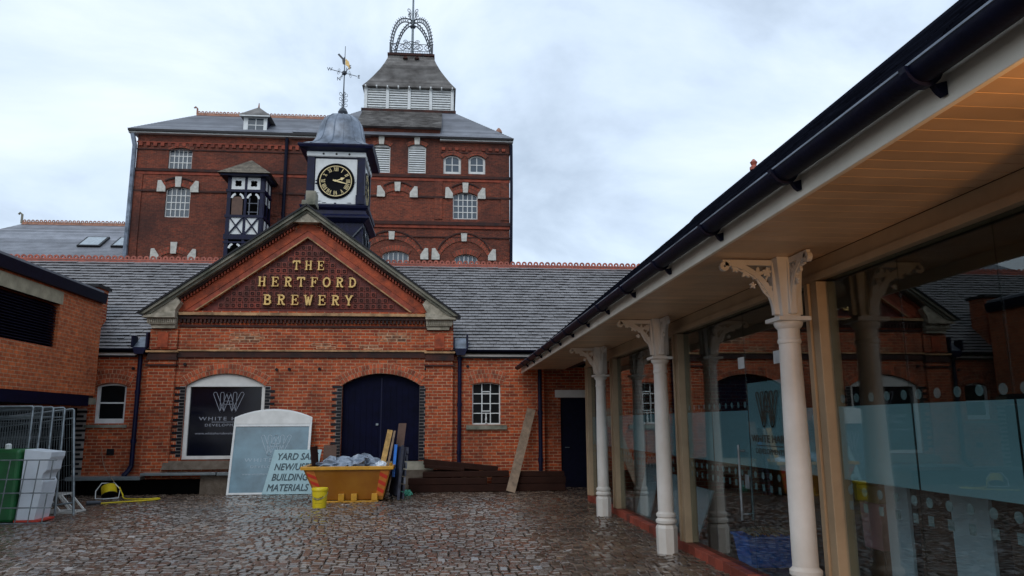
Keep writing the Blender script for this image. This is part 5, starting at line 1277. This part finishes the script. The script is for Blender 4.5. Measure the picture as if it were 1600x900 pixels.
MB().tube(smooth_path([(-7.05, 17.5, .25), (-6.95, 17.45, .10), (-6.85, 17.35, .02), (-6.4, 17.15, .02), (-6.15, 17.3, .02), (-6.05, 17.1, .02), (-6.2, 16.85, .02), (-6.6, 16.6, .02), (-6.95, 16.35, .02)]), .013, 6).build('cord', M['yellow'], cb_, smooth=True)
MB().tube([(-6.93, 16.36, .04), (-7.15, 16.22, .04)], [.035, .045], 10).build('plug', M['iron_g'], cb_)
o = MB().tube(smooth_path([(-7.96, 18.62, 1.06), (-7.93, 18.55, .95), (-7.75, 18.3, .66), (-7.4, 17.9, .42), (-7.22, 17.62, .36)]), .008, 5).build('supply_cable', M['wood_pale']); tag(o, 'thin pale flex drooping from the brick wall down to the cable reel', 'cable')

# ------------------------------------------------------------ things inside the glazed shop
cr2 = thing('plastic_crate', (3.6, 8.2, .06), 'blue plastic crate full of wooden strips on the floor behind the glass', 'crate')
cz = MB().add([(3.31, 8.0, .065), (3.83, 8.0, .065), (3.83, 8.36, .065), (3.31, 8.36, .065), (3.26, 7.96, .38), (3.88, 7.96, .38), (3.88, 8.40, .38), (3.26, 8.40, .38), (3.29, 7.99, .38), (3.85, 7.99, .38), (3.85, 8.37, .38), (3.29, 8.37, .38), (3.33, 8.02, .09), (3.81, 8.02, .09), (3.81, 8.34, .09), (3.33, 8.34, .09)],
 [(0,3,2,1)]+[(i, (i+1) % 4, 4+(i+1) % 4, 4+i) for i in range(4)]+[(4+i, 4+(i+1) % 4, 8+(i+1) % 4, 8+i) for i in range(4)]+[(8+i, 8+(i+1) % 4, 12+(i+1) % 4, 12+i) for i in range(4)]+[(12, 13, 14, 15)])
cz.build('tub', M['blue'], cr2)
q = MB().prism(rect(3.245, 3.895, 7.945, 8.415), .36, .385, 'z', holes=[rect(3.275, 3.865, 7.975, 8.385)]); q.build('rim', M['blue'], cr2)
q = MB()
for i in range(13):
    x = 3.32+i*.04; q.beam((x, 8.03, .38+.03*random.random()), (x+random.uniform(-.02, .05), 8.33, .40+.04*random.random()), .022, .02)
o = q.build('wood_strips', M['wood_pale']); tag(o, 'bundle of pale wooden strips lying in the blue crate', 'wood strips')
for i, (a, b_, h_, lab) in enumerate(((12.3, 13.1, .93, 'farthest pale panel leaning behind the shop glass'), (10.9, 11.8, .72, 'middle pale panel leaning behind the shop glass'), (9.95, 10.75, .62, 'nearest low pale panel leaning behind the glass past the second column'))):
    o = MB().obox((3.52, (a+b_)/2, .07+h_/2), (.012, 0, 0), (0, (b_-a)/2, 0), (.12, 0, h_/2)).build('foam_board', M['shell']); tag(o, lab, 'board', 'pale panels leaning inside the shop')
for x, a, b_, z1, m_, lab in ((3.62, 4.78, 5.16, 1.10, M['shell'], 'bright white display board standing behind the nearest glass pane'), (3.66, 5.72, 6.02, 1.10, M['shell'], 'greyish white display board beside the hanging pink bag'), (3.72, 4.1, 4.74, 1.08, M['wood_brown'], 'brown panel at the right edge behind the glass'), (3.7, 5.24, 5.66, 1.08, M['wood_brown'], 'brown panel between two white boards behind the glass')):  # plain brown upright panels set among the white boards
    o = MB().box(x, x+.03, a, b_, .062, z1).build('display_board', m_, bevel=.004); tag(o, lab, 'board', 'display boards inside the shop')
rk = thing('garment_rail', (4.05, 6.75, .06), 'thin dark metal rail post holding the pink bag behind the glass', 'rail')
MB().tube([(4.05, 6.75, .061), (4.05, 6.75, 1.12)], .01, 6).build('post', M['black'], rk); MB().tube([(4.05, 6.5, 1.1), (4.05, 7.0, 1.1)], .01, 6).build('bar', M['black'], rk); MB().box(3.9, 4.2, 6.6, 6.9, .061, .075).build('foot', M['black'], rk)
pb = thing('carrier_bag', (3.98, 6.72, .45), 'pink carrier bag with yellow top hanging behind the glass', 'bag')
rbox(3.93, 4.02, 6.56, 6.90, .45, .86, .85).build('body', M['pink'], pb, bevel=.01); rbox(3.92, 4.03, 6.55, 6.91, .862, 1.02, 1.0).build('yellow_band', mat('amber plastic', (.5, .25, .03), .5), pb, bevel=.01)
MB().tube([(3.98, 6.62, 1.02), (4.0, 6.66, 1.1), (4.0, 6.8, 1.1), (3.98, 6.84, 1.02)], .008, 5).build('handle', M['pink'], pb)

# ------------------------------------------------------------ wet leaf litter and grit
random.seed(8); q = MB()
for i in range(420):
    k = random.random()
    if k < .4: x, y = random.uniform(-8, 3), random.gauss(17.9, .12)
    elif k < .75: x, y = 3.0-abs(random.gauss(0, .10)), random.uniform(7, 15.5)
    else: x, y = random.uniform(-7, 3), random.uniform(8, 17.6)
    a = random.uniform(0, 6.28); r_ = random.uniform(.008, .024); z = random.uniform(.010, .018); dx, dy = cos(a)*r_, sin(a)*r_
    q.add([(x-dx, y-dy, z), (x+dy*.5, y-dx*.5, z+.004), (x+dx, y+dy, z+.002), (x-dy*.5, y+dx*.5, z+.006)], [(0, 1, 2, 3)])
o = q.build('leaf_litter', mat('wet leaves', (.10, .06, .02), .5, island=.6)); tag(o, 'scattered small wet leaves and grit on the cobbles', 'litter'); o['kind'] = 'stuff'
